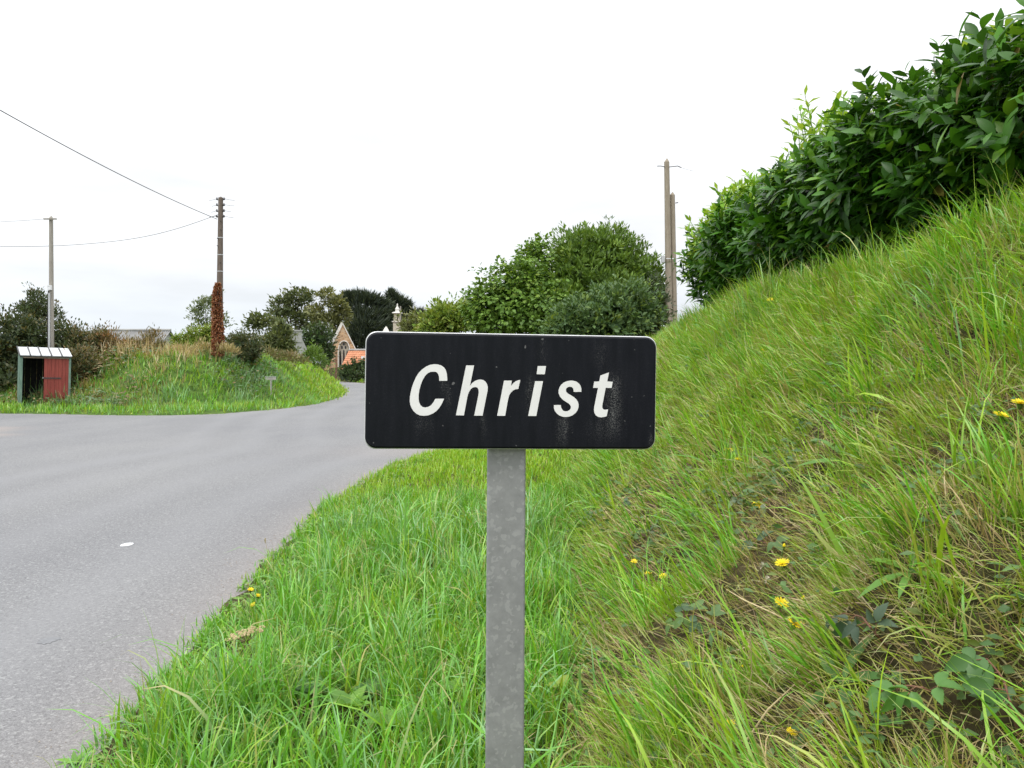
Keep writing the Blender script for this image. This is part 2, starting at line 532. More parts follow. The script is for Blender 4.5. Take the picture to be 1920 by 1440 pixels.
class Cloud:
    """collects vertex / quad / tint arrays of leaves and blades"""
    def __init__(self): self.v, self.q, self.t, self.n = [], [], [], 0
    def put(self, v, q, t):
        self.v.append(v); self.q.append(q + self.n); self.t.append(t); self.n += len(v)
    def obj(self, name, mat, parent=None, kind=None):
        me = quads_mesh(name, np.concatenate(self.v), np.concatenate(self.q), np.concatenate(self.t), mat, root_loc(parent))
        o = bpy.data.objects.new(name, me); o.parent = parent; COL.objects.link(o)
        return setp(o, kind=kind)

def unit(v): return v / (np.linalg.norm(v, axis=-1, keepdims=True) + 1e-12)

def blades(cloud, base, g, h, L, w, a0, bend, col, tip, segs, twist):
    """strips growing along g, bending towards h"""
    g = unit(g); h = unit(h - (h * g).sum(1, keepdims=True) * g); s = np.cross(g, h)
    N = len(base); p = base.copy(); vs = np.empty((N, segs + 1, 2, 3)); cs = np.empty((N, segs + 1, 2, 3))
    for i in range(segs + 1):
        t = i / segs
        an = a0 + bend * t * t
        d = g * np.cos(an)[:, None] + h * np.sin(an)[:, None]
        sd = s * np.cos(twist * t)[:, None] + np.cross(d, s) * np.sin(twist * t)[:, None]
        wd = w * ((.75 + .5 * t) if t < .3 else .9 * (1 - ((t - .3) / .7) ** 1.7) + .03)
        vs[:, i, 0] = p - sd * wd[:, None] / 2; vs[:, i, 1] = p + sd * wd[:, None] / 2
        c = col * (1 - t ** 2) + tip * t ** 2
        cs[:, i, 0] = c; cs[:, i, 1] = c
        p = p + d * (L / segs)[:, None]
    b = (np.arange(N) * (segs + 1) * 2)[:, None]
    k = (np.arange(segs) * 2)[None, :]
    q = np.stack([b + k, b + k + 1, b + k + 3, b + k + 2], -1).reshape(-1, 4)
    cloud.put(vs.reshape(-1, 3), q, cs.reshape(-1, 3))

def leaves(cloud, base, d, up, L, w, col, fold=.25, droop=.35, segs=3, shape=1.0, pw=.8, saw=0.):
    """folded leaves lying along d; droop may be an array"""
    d = unit(d); up = unit(up - (up * d).sum(1, keepdims=True) * d); s = np.cross(d, up)
    N = len(base); droop = np.broadcast_to(droop, (N,)); vs = np.empty((N, segs + 1, 3, 3))
    for i in range(segs + 1):
        t = i / segs
        wd = (w * .5 * math.sin(math.pi * min(1, t ** shape * .96 + .02)) ** pw * (1 + saw * (-1) ** i))[:, None]
        c = base + d * (L * t)[:, None] - up * (droop * L * t * t * .5)[:, None]
        vs[:, i, 0] = c - s * wd + up * fold * wd; vs[:, i, 1] = c; vs[:, i, 2] = c + s * wd + up * fold * wd
    b = (np.arange(N) * (segs + 1) * 3)[:, None, None]
    k = (np.arange(segs) * 3)[None, :, None]
    q = np.concatenate([np.stack([b + k, b + k + 1, b + k + 4, b + k + 3], -1), np.stack([b + k + 1, b + k + 2, b + k + 5, b + k + 4], -1)], 2).reshape(-1, 4)
    cloud.put(vs.reshape(-1, 3), q, np.repeat(col, (segs + 1) * 3, 0))

def pickcol(n, cols, var=.22):
    c = np.array([x_[0] for x_ in cols]); p_ = np.array([x_[1] for x_ in cols], float)
    return c[rng.choice(len(c), n, p=p_ / p_.sum())] * rng.uniform(1 - var, 1 + var, (n, 1))

# ------------------------------------------------------------------ grass
LUSH, LIME, BLUE = (.135, .385, .022), (.30, .47, .026), (.2, .40, .15)
OLIVE, DRY, BROWN, PALE = (.25, .29, .04), (.5, .38, .19), (.25, .155, .08), (.6, .51, .33)
lush = [(LUSH, 7), (LIME, 2.4), (BLUE, 2.8), ((.07, .22, .015), 3), (OLIVE, .3), (DRY, .12)]
bankc = [(LIME, 5.5), (OLIVE, 3.5), (LUSH, 3.6), ((.11, .24, .02), 2), (DRY, 1.7), (BROWN, .4)]
dryc = [(DRY, 5), (BROWN, 3.5), (OLIVE, 1.5), (PALE, 2)]

def tb(x, y): return (x - foot_x(y)) / bank_w(y)           # 0 at the foot of the right bank, 1 at its crest
def dr(x, y): return x - edge_x(y)
def patch(x, y, s, lo=.42, hi=.62, f=1.1): return sstep(lo, hi, fbm(x * f, y * f, s))
# places on the bank kept open by flowers and leafy weeds
OPEN_PX = [(1445, 563), (1433, 659), (1458, 622), (1877, 780), (1912, 756), (1366, 845), (1384, 862), (1282, 952), (1420, 948), (1189, 1053), (1217, 1075), (1243, 1081),
           (1467, 1057), (1465, 1132), (1491, 1169), (1470, 1024), (1506, 1123), (1370, 1356), (1484, 1373), (1392, 1250), (1430, 1062), (1437, 1087), (1175, 930), (1130, 900),
           (1090, 885), (1215, 915), (1420, 632), (1398, 640), (1572, 560), (1440, 1020), (1400, 1005), (1290, 1035), (1240, 1015), (1340, 1170), (1300, 1150), (1095, 1080),
           (1110, 1040), (1895, 1320), (1880, 1270), (1635, 1180), (1615, 1155), (1735, 1290), (1700, 1285), (1440, 945), (1290, 890), (1250, 885), 
           (1500, 1400), (1084, 1085), (1407, 1200), (1450, 1150), (1440, 1330), (1720, 893), (1760, 930), (1810, 1015), (470, 1110), (480, 1125), (735, 1400), (660, 1365),
           (590, 1330), (700, 1330), (845, 1335), (463, 1215), (480, 1250), (500, 1290)]
OPEN = np.array([surf(a_, b_, h_right, 1.0, 20)[:2] for a_, b_ in OPEN_PX])
def not_open(x, y, k=1.0):
    ok = np.ones(len(x), bool)
    for ox, oy in OPEN:
        ok &= ((x - ox) / (.085 * k)) ** 2 + ((y - oy + .09) / (.17 * k)) ** 2 > 1
    return ok

def sow(cloud, n, box, hfun, keep, cols, L, w, lean=.35, bend=1.3, per=8, spread=.035, tilt=.3, slope_pull=0., segs=5, D_pow=1.0, Lvar=.4, Lf=None):
    """n clumps of `per` blades at random ground points; keep(x, y) is a probability"""
    y = box[2] + (box[3] - box[2]) * rng.random(n) ** D_pow
    x = box[0] + (box[1] - box[0]) * rng.random(n)
    ok = (np.abs(x) < .643 * y * 1.2 + .25) & (y > .85)
    x, y = x[ok], y[ok]
    ok = rng.random(len(x)) < keep(x, y)
    x, y = x[ok], y[ok]
    if hfun is h_right and lean < .9:
        ok = not_open(x, y); x, y = x[ok], y[ok]
    if not len(x): return
    N = len(x) * per
    cs = rng.uniform(.6, 1.15, len(x)) * (.75 + .5 * fbm(x * 1.3, y * 1.3, 77))
    ca = rng.uniform(0, 2 * np.pi, len(x))
    rep = lambda a_: np.repeat(a_, per, 0)
    X = rep(x) + rng.normal(0, spread, N); Y = rep(y) + rng.normal(0, spread, N)
    Z = hfun(X, Y) - .008
    nn = nrm(hfun, X, Y)
    g = nn * tilt + np.array([0, 0, 1.0]) * (1 - tilt) + rng.normal(0, .08, (N, 3))
    ph = rep(ca) + rng.normal(0, 1.1, N)
    h = np.stack([np.cos(ph), np.sin(ph), 0 * ph], 1) + slope_pull * np.stack([nn[:, 0], nn[:, 1], 0 * ph], 1) * 1.6
    if Lf is not None: cs = cs * Lf(x, y)
    size = rep(cs) * (1 + rng.uniform(-Lvar, Lvar, N))
    col = rep(pickcol(len(x), cols, .1)) * .5 + pickcol(N, cols, .2) * .5
    tip = np.where(rng.random((N, 1)) < .12, np.array([DRY]) * rng.uniform(.7, 1.1, (N, 1)), col * rng.uniform(.95, 1.2, (N, 1)))
    blades(cloud, np.stack([X, Y, Z], 1), g, h, L * size, w * rng.uniform(.45, 1.5, N), np.abs(rng.normal(0, lean, N)), bend * rng.uniform(.05, 1.35, N), col, tip, segs, rng.normal(0, .5, N))

def kv(x, y): return (dr(x, y) > -.01) * (1 - sstep(-.1, .06 + .12 * sstep(7, 10, y), tb(x, y)))
edge_low = lambda x, y: .42 + .58 * sstep(.1, .6, dr(x, y)) + .5 * (vnoise(x * 3, y * 3, 71) > .78)
c_ = Cloud()
sow(c_, 4700, (-2.1, .7, 1.2, 5.2), h_right, lambda x, y: kv(x, y) * (.6 + .4 * patch(x, y, 41)), lush, .27, .0085, .4, 1.9, 8, .03, .15, .2, 5, Lf=edge_low)
sow(c_, 4600, (-2.3, 1.3, 4.6, 9), h_right, lambda x, y: kv(x, y) * (.65 + .35 * patch(x, y, 41)), lush, .21, .010, .4, 1.6, 8, .04, .15, .2, 4, Lf=edge_low)
sow(c_, 1700, (-2.0, .9, 1.2, 7.5), h_right, lambda x, y: kv(x, y) * patch(x, y, 48, .48, .6, 1.5) * (dr(x, y) > .3), [(BLUE, 4), (LUSH, 2), (LIME, 1)], .40, .0115, .3, 2.1, 5, .03, .1, .2, 6)
sow(c_, 6000, (-2.4, 4.2, 8, 16), h_right, lambda x, y: kv(x, y), [(LIME, 5), (LUSH, 3)], .12, .013, .45, 1.0, 8, .06, .15, 0, 2)
sow(c_, 3000, (-4.5, 4.2, 15, 32), h_right, lambda x, y: kv(x, y), [(LIME, 5), (LUSH, 3)], .15, .024, .45, 1.0, 7, .1, .15, 0, 2)
c_.obj('verge_grass', M['grass'], kind='stuff')
c_ = Cloud()
kb = lambda x, y: sstep(-.1, .1, tb(x, y)) * (1 - sstep(1.35, 1.8, tb(x, y)))
low = lambda x, y: .5 + .5 * sstep(.25, .8, tb(x, y))
sow(c_, 6000, (.0, 3.6, .9, 4.5), h_right, lambda x, y: kb(x, y) * (.26 + .74 * patch(x, y, 43, .4, .6)) * (.6 + .4 * sstep(.2, .7, tb(x, y))), bankc, .23, .0055, .6, 1.4, 7, .03, .5, .7, 4, Lf=low)
sow(c_, 7200, (.3, 4.2, 4.2, 9), h_right, lambda x, y: kb(x, y) * (.3 + .7 * patch(x, y, 43, .38, .6)) * (.6 + .4 * sstep(.2, .7, tb(x, y))), bankc, .24, .008, .55, 1.4, 7, .04, .5, .7, 4, Lf=low)
sow(c_, 4600, (.5, 4.6, 8.5, 18), h_right, lambda x, y: kb(x, y) * (.35 + .65 * patch(x, y, 43, .36, .6)), bankc, .26, .013, .5, 1.2, 7, .06, .45, .6, 3)
sow(c_, 520, (.0, 3.6, .9, 8), h_right, lambda x, y: kb(x, y) * patch(x, y, 44, .5, .64), [(LIME, 3), (LUSH, 3), (OLIVE, 1)], .28, .012, .5, 1.3, 4, .03, .45, .6, 5)
sow(c_, 620, (.1, 3.4, .9, 10), h_right, lambda x, y: kb(x, y), [(LIME, 3), (LUSH, 4), ((.09, .25, .02), 2)], .30, .0065, .5, 1.3, 24, .035, .45, .9, 4)
sow(c_, 2300, (.25, 2.4, .9, 3.0), h_right, lambda x, y: kb(x, y) * (.5 + .5 * patch(x, y, 58, .4, .6, 2.0)), bankc, .17, .0045, .6, 1.4, 7, .025, .55, .7, 4)
c_.obj('bank_grass', M['grass'], kind='stuff')
c_ = Cloud()
kc = lambda x, y: sstep(.6, .9, tb(x, y)) * (1 - sstep(1.2, 1.5, tb(x, y)))
sow(c_, 2200, (1.3, 4.4, 2, 8), h_right, kc, [(LIME, 4), (LUSH, 4), (BLUE, 2), (DRY, .4)], .24, .0075, .45, 1.6, 8, .035, .3, .6, 4)
sow(c_, 420, (1.3, 4.4, 2.4, 10), h_right, kc, [(LIME, 4), (BLUE, 3), (PALE, 1)], .42, .007, .3, 1.3, 4, .03, .2, .5, 6)
sow(c_, 2200, (1.5, 4.6, 7, 18), h_right, kc, [(LIME, 4), (LUSH, 4), (BLUE, 3)], .30, .012, .4, 1.5, 8, .05, .25, .6, 4)
c_.obj('crest_grass', M['grass'], kind='stuff')
c_ = Cloud()
kt = lambda x, y: sstep(-.08, .1, tb(x, y)) * (1 - sstep(1.3, 1.6, tb(x, y)))
sow(c_, 5200, (.0, 3.6, .9, 4.6), h_right, lambda x, y: kt(x, y) * (.5 + .5 * patch(x, y, 45)), dryc + [(OLIVE, 4), (LIME, 2.5), (LUSH, 1.5)], .13, .0035, 1.15, 1.2, 9, .05, .9, .6, 2)
sow(c_, 3600, (.3, 4.0, 4.3, 9), h_right, lambda x, y: kt(x, y) * (.35 + .65 * patch(x, y, 45)), dryc + [(OLIVE, 3), (LIME, 2), (LUSH, 1)], .15, .0055, 1.1, 1.1, 8, .06, .9, .6, 2)
sow(c_, 1600, (.5, 4.3, 8.5, 17), h_right, lambda x, y: kt(x, y) * patch(x, y, 45), dryc, .2, .010, 1.0, .9, 7, .08, .9, .8, 2)
sow(c_, 3200, (.25, 2.4, .9, 3.0), h_right, kt, dryc + [(OLIVE, 5), (LIME, 3), (LUSH, 3)], .10, .003, 1.15, 1.2, 9, .04, .9, .6, 2)
c_.obj('dead_grass', M['grass'], kind='stuff')

def cover(cloud, n, box, hfun, keep, cols, L, lift, per=6, spread=.06):
    y = box[2] + (box[3] - box[2]) * rng.random(n); x = box[0] + (box[1] - box[0]) * rng.random(n)
    ok = (np.abs(x) < .643 * y * 1.2 + .25); x, y = x[ok], y[ok]
    ok = rng.random(len(x)) < keep(x, y); x, y = np.repeat(x[ok], per), np.repeat(y[ok], per)
    N = len(x); x = x + rng.normal(0, spread, N); y = y + rng.normal(0, spread, N)
    ok = keep(x, y) > 0; x, y = x[ok], y[ok]; N = len(x)
    nn = nrm(hfun, x, y)
    base = np.stack([x, y, hfun(x, y)], 1) + nn * rng.uniform(.2, 1, (N, 1)) * lift
    a_ = rng.uniform(0, 6.283, N)
    d = np.stack([np.cos(a_), np.sin(a_), rng.uniform(-.2, .5, N)], 1)
    leaves(cloud, base, d, nn + rng.normal(0, .35, (N, 3)), L * rng.uniform(.6, 1.3, N), L * .55 * rng.uniform(.7, 1.2, N), pickcol(N, cols), .3, .4, 2)
c_ = Cloud()
cover(c_, 2600, (-2.3, 0, 1.2, 5.5), h_right, lambda x, y: (dr(x, y) > .0) * (1 - sstep(.25, .7, dr(x, y))) * (.4 + .6 * patch(x, y, 42)), [((.16, .32, .04), 3), ((.22, .36, .08), 2), ((.12, .26, .04), 2)], .036, .05, 7)
cover(c_, 3000, (-2.4, 0, 5, 14), h_right, lambda x, y: (dr(x, y) > .0) * (1 - sstep(.25, .8, dr(x, y))) * (.4 + .6 * patch(x, y, 42)), [((.14, .27, .04), 3), ((.18, .30, .07), 2), ((.10, .2, .04), 2)], .055, .06, 6)
cover(c_, 2600, (.05, 3.3, .9, 5), h_right, lambda x, y: sstep(-.1, .05, tb(x, y)) * (1 - sstep(.6, 1.1, tb(x, y))) * (.15 + .85 * patch(x, y, 46, .44, .6, 1.6)), [((.07, .15, .04), 3), ((.10, .19, .05), 2), ((.12, .17, .03), 1)], .038, .09, 6)
cover(c_, 1500, (.05, 3.5, 5, 13), h_right, lambda x, y: sstep(-.15, .05, tb(x, y)) * (1 - sstep(.5, 1.1, tb(x, y))) * patch(x, y, 46, .47, .6, 1.6), [((.07, .15, .04), 3), ((.10, .19, .05), 2), ((.12, .17, .03), 1)], .05, .12, 6)
c_.obj('creeping_plants', M['leaf_weed'], kind='stuff')

c_ = Cloud()
kl = lambda x, y: (d_left(x, y) > .03) * (1 - sstep(8, 11, d_left(x, y)))
sow(c_, 8000, (-30, -7.8, 25.5, 40), h_left, kl, [(LUSH, 5), (LIME, 4), (BLUE, 4), (OLIVE, 1)], .27, .032, .45, 1.0, 6, .12, .25, .3, 2)
sow(c_, 5000, (-26, -7.8, 38, 75), h_left, kl, [(LIME, 6), (LUSH, 4), (OLIVE, 2)], .3, .05, .45, 1.0, 6, .16, .25, .3, 2, D_pow=1.2)
sow(c_, 2600, (-34, -7.8, 28, 36), h_left, lambda x, y: (d_left(x, y) > 1.2) * patch(x, y, 55, .5, .62, .5), [(BLUE, 4), ((.13, .2, .09), 3)], .55, .035, .35, 1.0, 7, .14, .2, .3, 3)
c_.obj('left_bank_grass', M['grass'], kind='stuff')
c_ = Cloud()
def wide_cover(n, box, keep, cols, L, lift, per, spread):
    cover(c_, n, box, h_left, keep, cols, L, lift, per, spread)
wide_cover(1500, (-24, -10.5, 27.5, 36), lambda x, y: (d_left(x, y) > 1.0) * patch(x, y, 91, .46, .58, .45), [((.09, .17, .07), 3), ((.13, .2, .1), 2), ((.07, .12, .04), 2), ((.2, .15, .06), 1)], .15, .35, 7, .2)
wide_cover(700, (-24, -14, 27.5, 35), lambda x, y: (d_left(x, y) > 1.4) * patch(x, y, 92, .44, .56, .5), [((.22, .15, .07), 3), ((.14, .13, .05), 3), ((.32, .25, .13), 1)], .16, .4, 7, .22)
wide_cover(700, (-16, -8.5, 31, 46), lambda x, y: sstep(2.5, 4, d_left(x, y)) * patch(x, y, 93, .42, .55, .5), [((.2, .16, .07), 3), ((.12, .14, .05), 3), ((.36, .28, .15), 1)], .16, .5, 7, .22)
c_.obj('left_bank_weeds', M['leaf_weed'], kind='stuff')
c_ = Cloud()
kd = lambda x, y: sstep(2.2, 5.2, d_left(x, y)) * (1 - sstep(9, 12, d_left(x, y))) * (.1 + .9 * patch(x, y, 51, .42, .6, .35))
sow(c_, 4200, (-34, -7.8, 26, 50), h_left, kd, [(DRY, 5), (PALE, 3), (OLIVE, 2), (BROWN, 1.5)], .5, .026, .3, .8, 6, .12, .2, 0, 3)
sow(c_, 1500, (-22, -8.5, 30, 42), h_left, lambda x, y: sstep(3.6, 5, d_left(x, y)) * (1 - sstep(7, 9, d_left(x, y))), [(DRY, 4), (PALE, 4), (BROWN, 2)], .62, .024, .25, .6, 7, .12, .1, 0, 3)
sow(c_, 2600, (-22, -12, 28, 35), h_left, lambda x, y: (d_left(x, y) > 1.6) * patch(x, y, 57, .47, .6, .55) * (1 - sstep(-15, -12.5, x)), [(BROWN, 4), (DRY, 3), (OLIVE, 3)], .34, .03, .6, 1.0, 6, .13, .2, .3, 2)
c_.obj('left_bank_dry_grass', M['grass'], kind='stuff')
c_ = Cloud()
sow(c_, 5000, (-36, 9, 24, 112), h_right, lambda x, y: (dr(x, y) > .1) * (1 - sstep(3, 8, dr(x, y))), [(LUSH, 5), (LIME, 4), (BLUE, 1)], .35, .06, .45, 1.0, 6, .2, .25, 0, 2, D_pow=.7)
c_.obj('far_verge_grass', M['grass'], kind='stuff')

# ------------------------------------------------------------------ the village sign
M['galv'] = None
m, n, l, p = nt('galvanised_steel')
tcn = n.new('ShaderNodeTexCoord')
vo = n.new('ShaderNodeTexVoronoi'); vo.inputs['Scale'].default_value = 125
ns = n.new('ShaderNodeTexNoise'); ns.inputs['Scale'].default_value = 60; ns.inputs['Detail'].default_value = 3
l.new(tcn.outputs['Object'], ns.inputs['Vector'])
wv = mixc(n, l, .022, tcn.outputs['Object'], ns.outputs['Color'], 'ADD')
l.new(wv, vo.inputs['Vector'])
spg = n.new('ShaderNodeSeparateColor'); l.new(vo.outputs['Color'], spg.inputs[0])
flake = rampn(n, l, spg.outputs[0], [(.80, (0, 0, 0)), (.86, (1, 1, 1))])
cloud = noise_node(n, l, 22, 6, tcn.outputs['Object'], .7)
basec = rampn(n, l, cloud, [(.3, (.225, .23, .233)), (.7, (.325, .33, .333))])
l.new(mixc(n, l, mixc(n, l, .3, (0, 0, 0), flake), basec, (.48, .485, .48)), p.inputs['Base Color'])
p.inputs['Metallic'].default_value = .25
p.inputs['Roughness'].default_value = .5
bump(n, l, cloud, p, .08, .002)
M['galv'] = m
M['alu'] = mat_noise('sign_rim_metal', (.55, .56, .57), (.72, .73, .74), 40, .42, .5, metal=.2)
M['letter'] = mat_noise('white_film', (.74, .74, .735), (.81, .81, .8), 25, .5, .3)
m, n, l, p = nt('black_enamel')
at = n.new('ShaderNodeAttribute'); at.attribute_name = 'dirt'
tcn = n.new('ShaderNodeTexCoord')
sp = noise_node(n, l, 520, 2, tcn.outputs['Object'], .7)
spk = rampn(n, l, sp, [(.5, (0, 0, 0)), (.66, (1, 1, 1))])
mm = n.new('ShaderNodeMapping'); mm.inputs['Scale'].default_value = (60, 60, 9)
l.new(tcn.outputs['Object'], mm.inputs[0])
stk = noise_node(n, l, 1.0, 4, mm.outputs[0])
f1 = n.new('ShaderNodeMath'); f1.operation = 'MULTIPLY'; l.new(at.outputs['Fac'], f1.inputs[0]); l.new(spk, f1.inputs[1])
f2 = n.new('ShaderNodeMath'); f2.operation = 'MULTIPLY'; l.new(f1.outputs[0], f2.inputs[0])
l.new(rampn(n, l, stk, [(.3, (.25, .25, .25)), (.65, (1, 1, 1))]), f2.inputs[1])
c = rampn(n, l, stk, [(.35, (.007, .008, .0115)), (.75, (.011, .012, .017))])
rare = noise_node(n, l, 95, 1, tcn.outputs['Object'], .4)
rs = rampn(n, l, rare, [(.785, (0, 0, 0)), (.81, (.4, .4, .4))])
c = mixc(n, l, rs, c, (.3, .3, .3))
l.new(mixc(n, l, f2.outputs[0], c, (.4, .4, .39)), p.inputs['Base Color'])
p.inputs['Roughness'].default_value = .33
p.inputs['Specular IOR Level'].default_value = .12
M['enamel'] = m

SGW, SGH = .635, .250
sgD = 1.733
sg_c = W(962, 734, sgD)
yaw, roll = math.radians(6.5), math.radians(.8)
SG = Matrix.Translation(Vector(sg_c)) @ Matrix.Rotation(yaw, 4, 'Z') @ Matrix.Rotation(roll, 4, 'Y')
sg_base = (float(sg_c[0]), float(sg_c[1]) + .04, float(h_right(np.array([sg_c[0]]), np.array([sg_c[1] + .04]))[0]))
sign = thing('village_sign', 'black village name sign reading Christ in white italics on a galvanised post', 'sign', sg_base)
def rrect(w, h, r, k=8):
    pts = []
    for cx_, cz_, a0 in ((w / 2 - r, h / 2 - r, 0), (-w / 2 + r, h / 2 - r, 90), (-w / 2 + r, -h / 2 + r, 180), (w / 2 - r, -h / 2 + r, 270)):
        for i in range(k + 1):
            a_ = math.radians(a0 + 90 * i / k)
            pts.append((cx_ + r * math.cos(a_), cz_ + r * math.sin(a_)))
    return pts
def loft(mb, rings, M4, capF=True, capB=True, col=None):
    k = len(rings[0][0]); vs = []
    for poly, y_ in rings:
        vs += [M4 @ Vector((q_[0], y_, q_[1])) for q_ in poly]
    fs = []
    for i in range(len(rings) - 1):
        for j in range(k):
            j2 = (j + 1) % k
            fs.append((i * k + j, (i + 1) * k + j, (i + 1) * k + j2, i * k + j2))
    if capF: fs.append(tuple(range(k - 1, -1, -1)))
    if capB: fs.append(tuple((len(rings) - 1) * k + j for j in range(k)))
    mb.add([tuple(v) for v in vs], fs)
# black face: a fine grid inside, a rounded shoulder at the edge
R0 = .024
face = MB()
inner = rrect(SGW - .012, SGH - .012, R0 - .006)
rings = [(inner, -.0125)]
for t in (30, 55, 75, 90):
    a_ = math.radians(t); o_ = .006 * math.sin(a_)
    rings.append((rrect(SGW - .012 + 2 * o_ - .003, SGH - .012 + 2 * o_ - .003, R0 - .006 + o_), -.0125 + .006 * (1 - math.cos(a_))))
loft(face, rings, SG, capF=False, capB=False)
face_o = part('panel', face, M['enamel'], sign, smooth=True)
# dirt-bearing flat of the panel
NXF, NZF = 130, 54
uu = np.linspace(-.5, .5, NXF); vv = np.linspace(-.5, .5, NZF)
iw, ih, ir = SGW - .012, SGH - .012, R0 - .006
def clampcorner(x_, z_):
    cx_, cz_ = abs(x_) - (iw / 2 - ir), abs(z_) - (ih / 2 - ir)
    if cx_ > 0 and cz_ > 0:
        q_ = math.hypot(cx_, cz_)
        if q_ > ir:
            cx_, cz_ = cx_ * ir / q_, cz_ * ir / q_
            return math.copysign(cx_ + iw / 2 - ir, x_), math.copysign(cz_ + ih / 2 - ir, z_)
    return x_, z_
def sg_h(src):      # photograph pixel -> coordinates on the panel
    q_ = np.array([(690, 620), (1235, 632), (1235, 843), (688, 840)], float)
    d_ = np.array([(-SGW / 2, SGH / 2), (SGW / 2, SGH / 2), (SGW / 2, -SGH / 2), (-SGW / 2, -SGH / 2)])
    A, B = [], []
    for (a_, b_), (u_, v_) in zip(q_, d_):
        A += [[a_, b_, 1, 0, 0, 0, -u_ * a_, -u_ * b_], [0, 0, 0, a_, b_, 1, -v_ * a_, -v_ * b_]]; B += [u_, v_]
    H = np.append(np.linalg.solve(np.array(A), np.array(B)), 1).reshape(3, 3)
    s_ = np.hstack([np.asarray(src, float), np.ones((len(src), 1))]) @ H.T
    return s_[:, :2] / s_[:, 2:]
fv, dirt = [], []
stains = sg_h([(838, 724), (846, 745), (910, 786), (912, 800), (1062, 795), (1058, 812), (1150, 735), (1157, 760), (1150, 790), (1000, 725), (996, 745), (950, 735),
               (800, 790), (1135, 800), (1160, 720), (1225, 825), (1020, 655), (1130, 665)])
srad = [(.006, .012, .6), (.006, .02, .35), (.003, .012, .8), (.004, .02, .4), (.012, .022, .55), (.01, .03, .45), (.014, .03, .8), (.012, .035, .8), (.02, .03, .5), (.006, .02, .6), (.006, .03, .4),
        (.007, .02, .4), (.02, .02, .25), (.03, .03, .25), (.006, .02, .6), (.004, .012, .6), (.01, .03, .22), (.015, .03, .2)]
for v_ in vv:
    for u_ in uu:
        x_, z_ = clampcorner(u_ * iw, v_ * ih)
        fv.append(tuple(SG @ Vector((x_, -.0125, z_))))
        dirt.append(.02 + .6 * sum(a_ * math.exp(-((x_ - s_[0]) / rx) ** 2 - ((z_ - s_[1]) / rz) ** 2) for s_, (rx, rz, a_) in zip(stains, srad)))
mbf = MB().add(fv, [(j * NXF + i, j * NXF + i + 1, (j + 1) * NXF + i + 1, (j + 1) * NXF + i) for j in range(NZF - 1) for i in range(NXF - 1)])
flat = part('panel_face', mbf, M['enamel'], sign)
flat.data.attributes.new('dirt', 'FLOAT', 'POINT').data.foreach_set('value', np.array(dirt, np.float32))
rim = MB()
loft(rim, [(rrect(SGW - .003, SGH - .003, R0 - .001), -.0062), (rrect(SGW, SGH, R0), -.005), (rrect(SGW, SGH, R0), .012), (rrect(SGW - .004, SGH - .004, R0 - .002), .014)], SG)
part('rim', rim, M['alu'], sign)
# letters, cut film on the face
def crop1(a): return [(765 + x_ / 9.6, 675 + y_ / 9.6) for x_, y_ in a]
def crop2(a): return [(960 + x_ / 9.6, 675 + y_ / 9.6) for x_, y_ in a]
GL = [
 [crop1([(752,365),(750,300),(742,235),(722,170),(690,125),(640,90),(580,72),(515,68),(440,80),(370,110),(300,160),(240,220),(190,300),(150,390),(115,490),(95,580),(83,660),(82,730),(92,790),(115,850),(150,905),(200,950),(260,980),(340,990),(420,980),(500,948),(560,905),(610,850),(655,780),(698,685),(540,685),(510,740),(470,795),(420,828),(360,842),(310,830),(275,800),(250,750),(240,690),(240,620),(252,530),(275,440),(310,350),(350,280),(400,230),(450,205),(515,200),(555,208),(580,230),(597,265),(605,310),(608,365)])],
 [crop1([(1088,92),(1230,92),(1160,455),(1200,405),(1250,368),(1300,350),(1345,343),(1395,352),(1435,380),(1465,425),(1480,480),(1475,550),(1455,650),(1390,990),(1240,990),(1305,660),(1318,580),(1315,530),(1300,495),(1275,480),(1250,478),(1215,485),(1180,510),(1150,550),(1125,610),(1110,680),(1055,985),(912,982)])],
 [crop2([(-102,365),(38,365),(22,462),(65,410),(110,377),(150,360),(190,355),(155,515),(110,518),(60,542),(20,582),(-8,630),(-25,690),(-77,995),(-220,992)])],
 [crop2([(500,107),(648,107),(627,255),(480,252)]), crop2([(455,377),(597,377),(482,1000),(337,998)])],
 [crop2([(1285,570),(1287,520),(1275,470),(1245,425),(1200,390),(1150,373),(1095,368),(1030,378),(975,400),(925,440),(893,490),(877,545),(880,600),(905,655),(945,700),(1000,740),(1050,770),(1085,800),(1103,835),(1098,870),(1075,900),(1040,915),(1000,917),(965,905),(940,875),(925,840),(920,805),(797,805),(798,860),(815,910),(850,955),(900,993),(960,1015),(1010,1020),(1070,1012),(1130,990),(1185,950),(1220,900),(1238,850),(1240,800),(1225,745),(1195,700),(1150,660),(1090,625),(1045,600),(1015,570),(1007,535),(1018,505),(1045,485),(1080,477),(1115,485),(1140,510),(1147,540),(1147,570)])],
 [crop2([(1625,280),(1778,225),(1748,385),(1847,392),(1828,503),(1722,500),(1665,810),(1665,850),(1675,875),(1695,888),(1725,892),(1770,885),(1745,1008),(1700,1020),(1650,1028),(1595,1020),(1550,990),(1525,945),(1517,890),(1525,820),(1585,500),(1497,500),(1515,388),(1607,385)])],
]
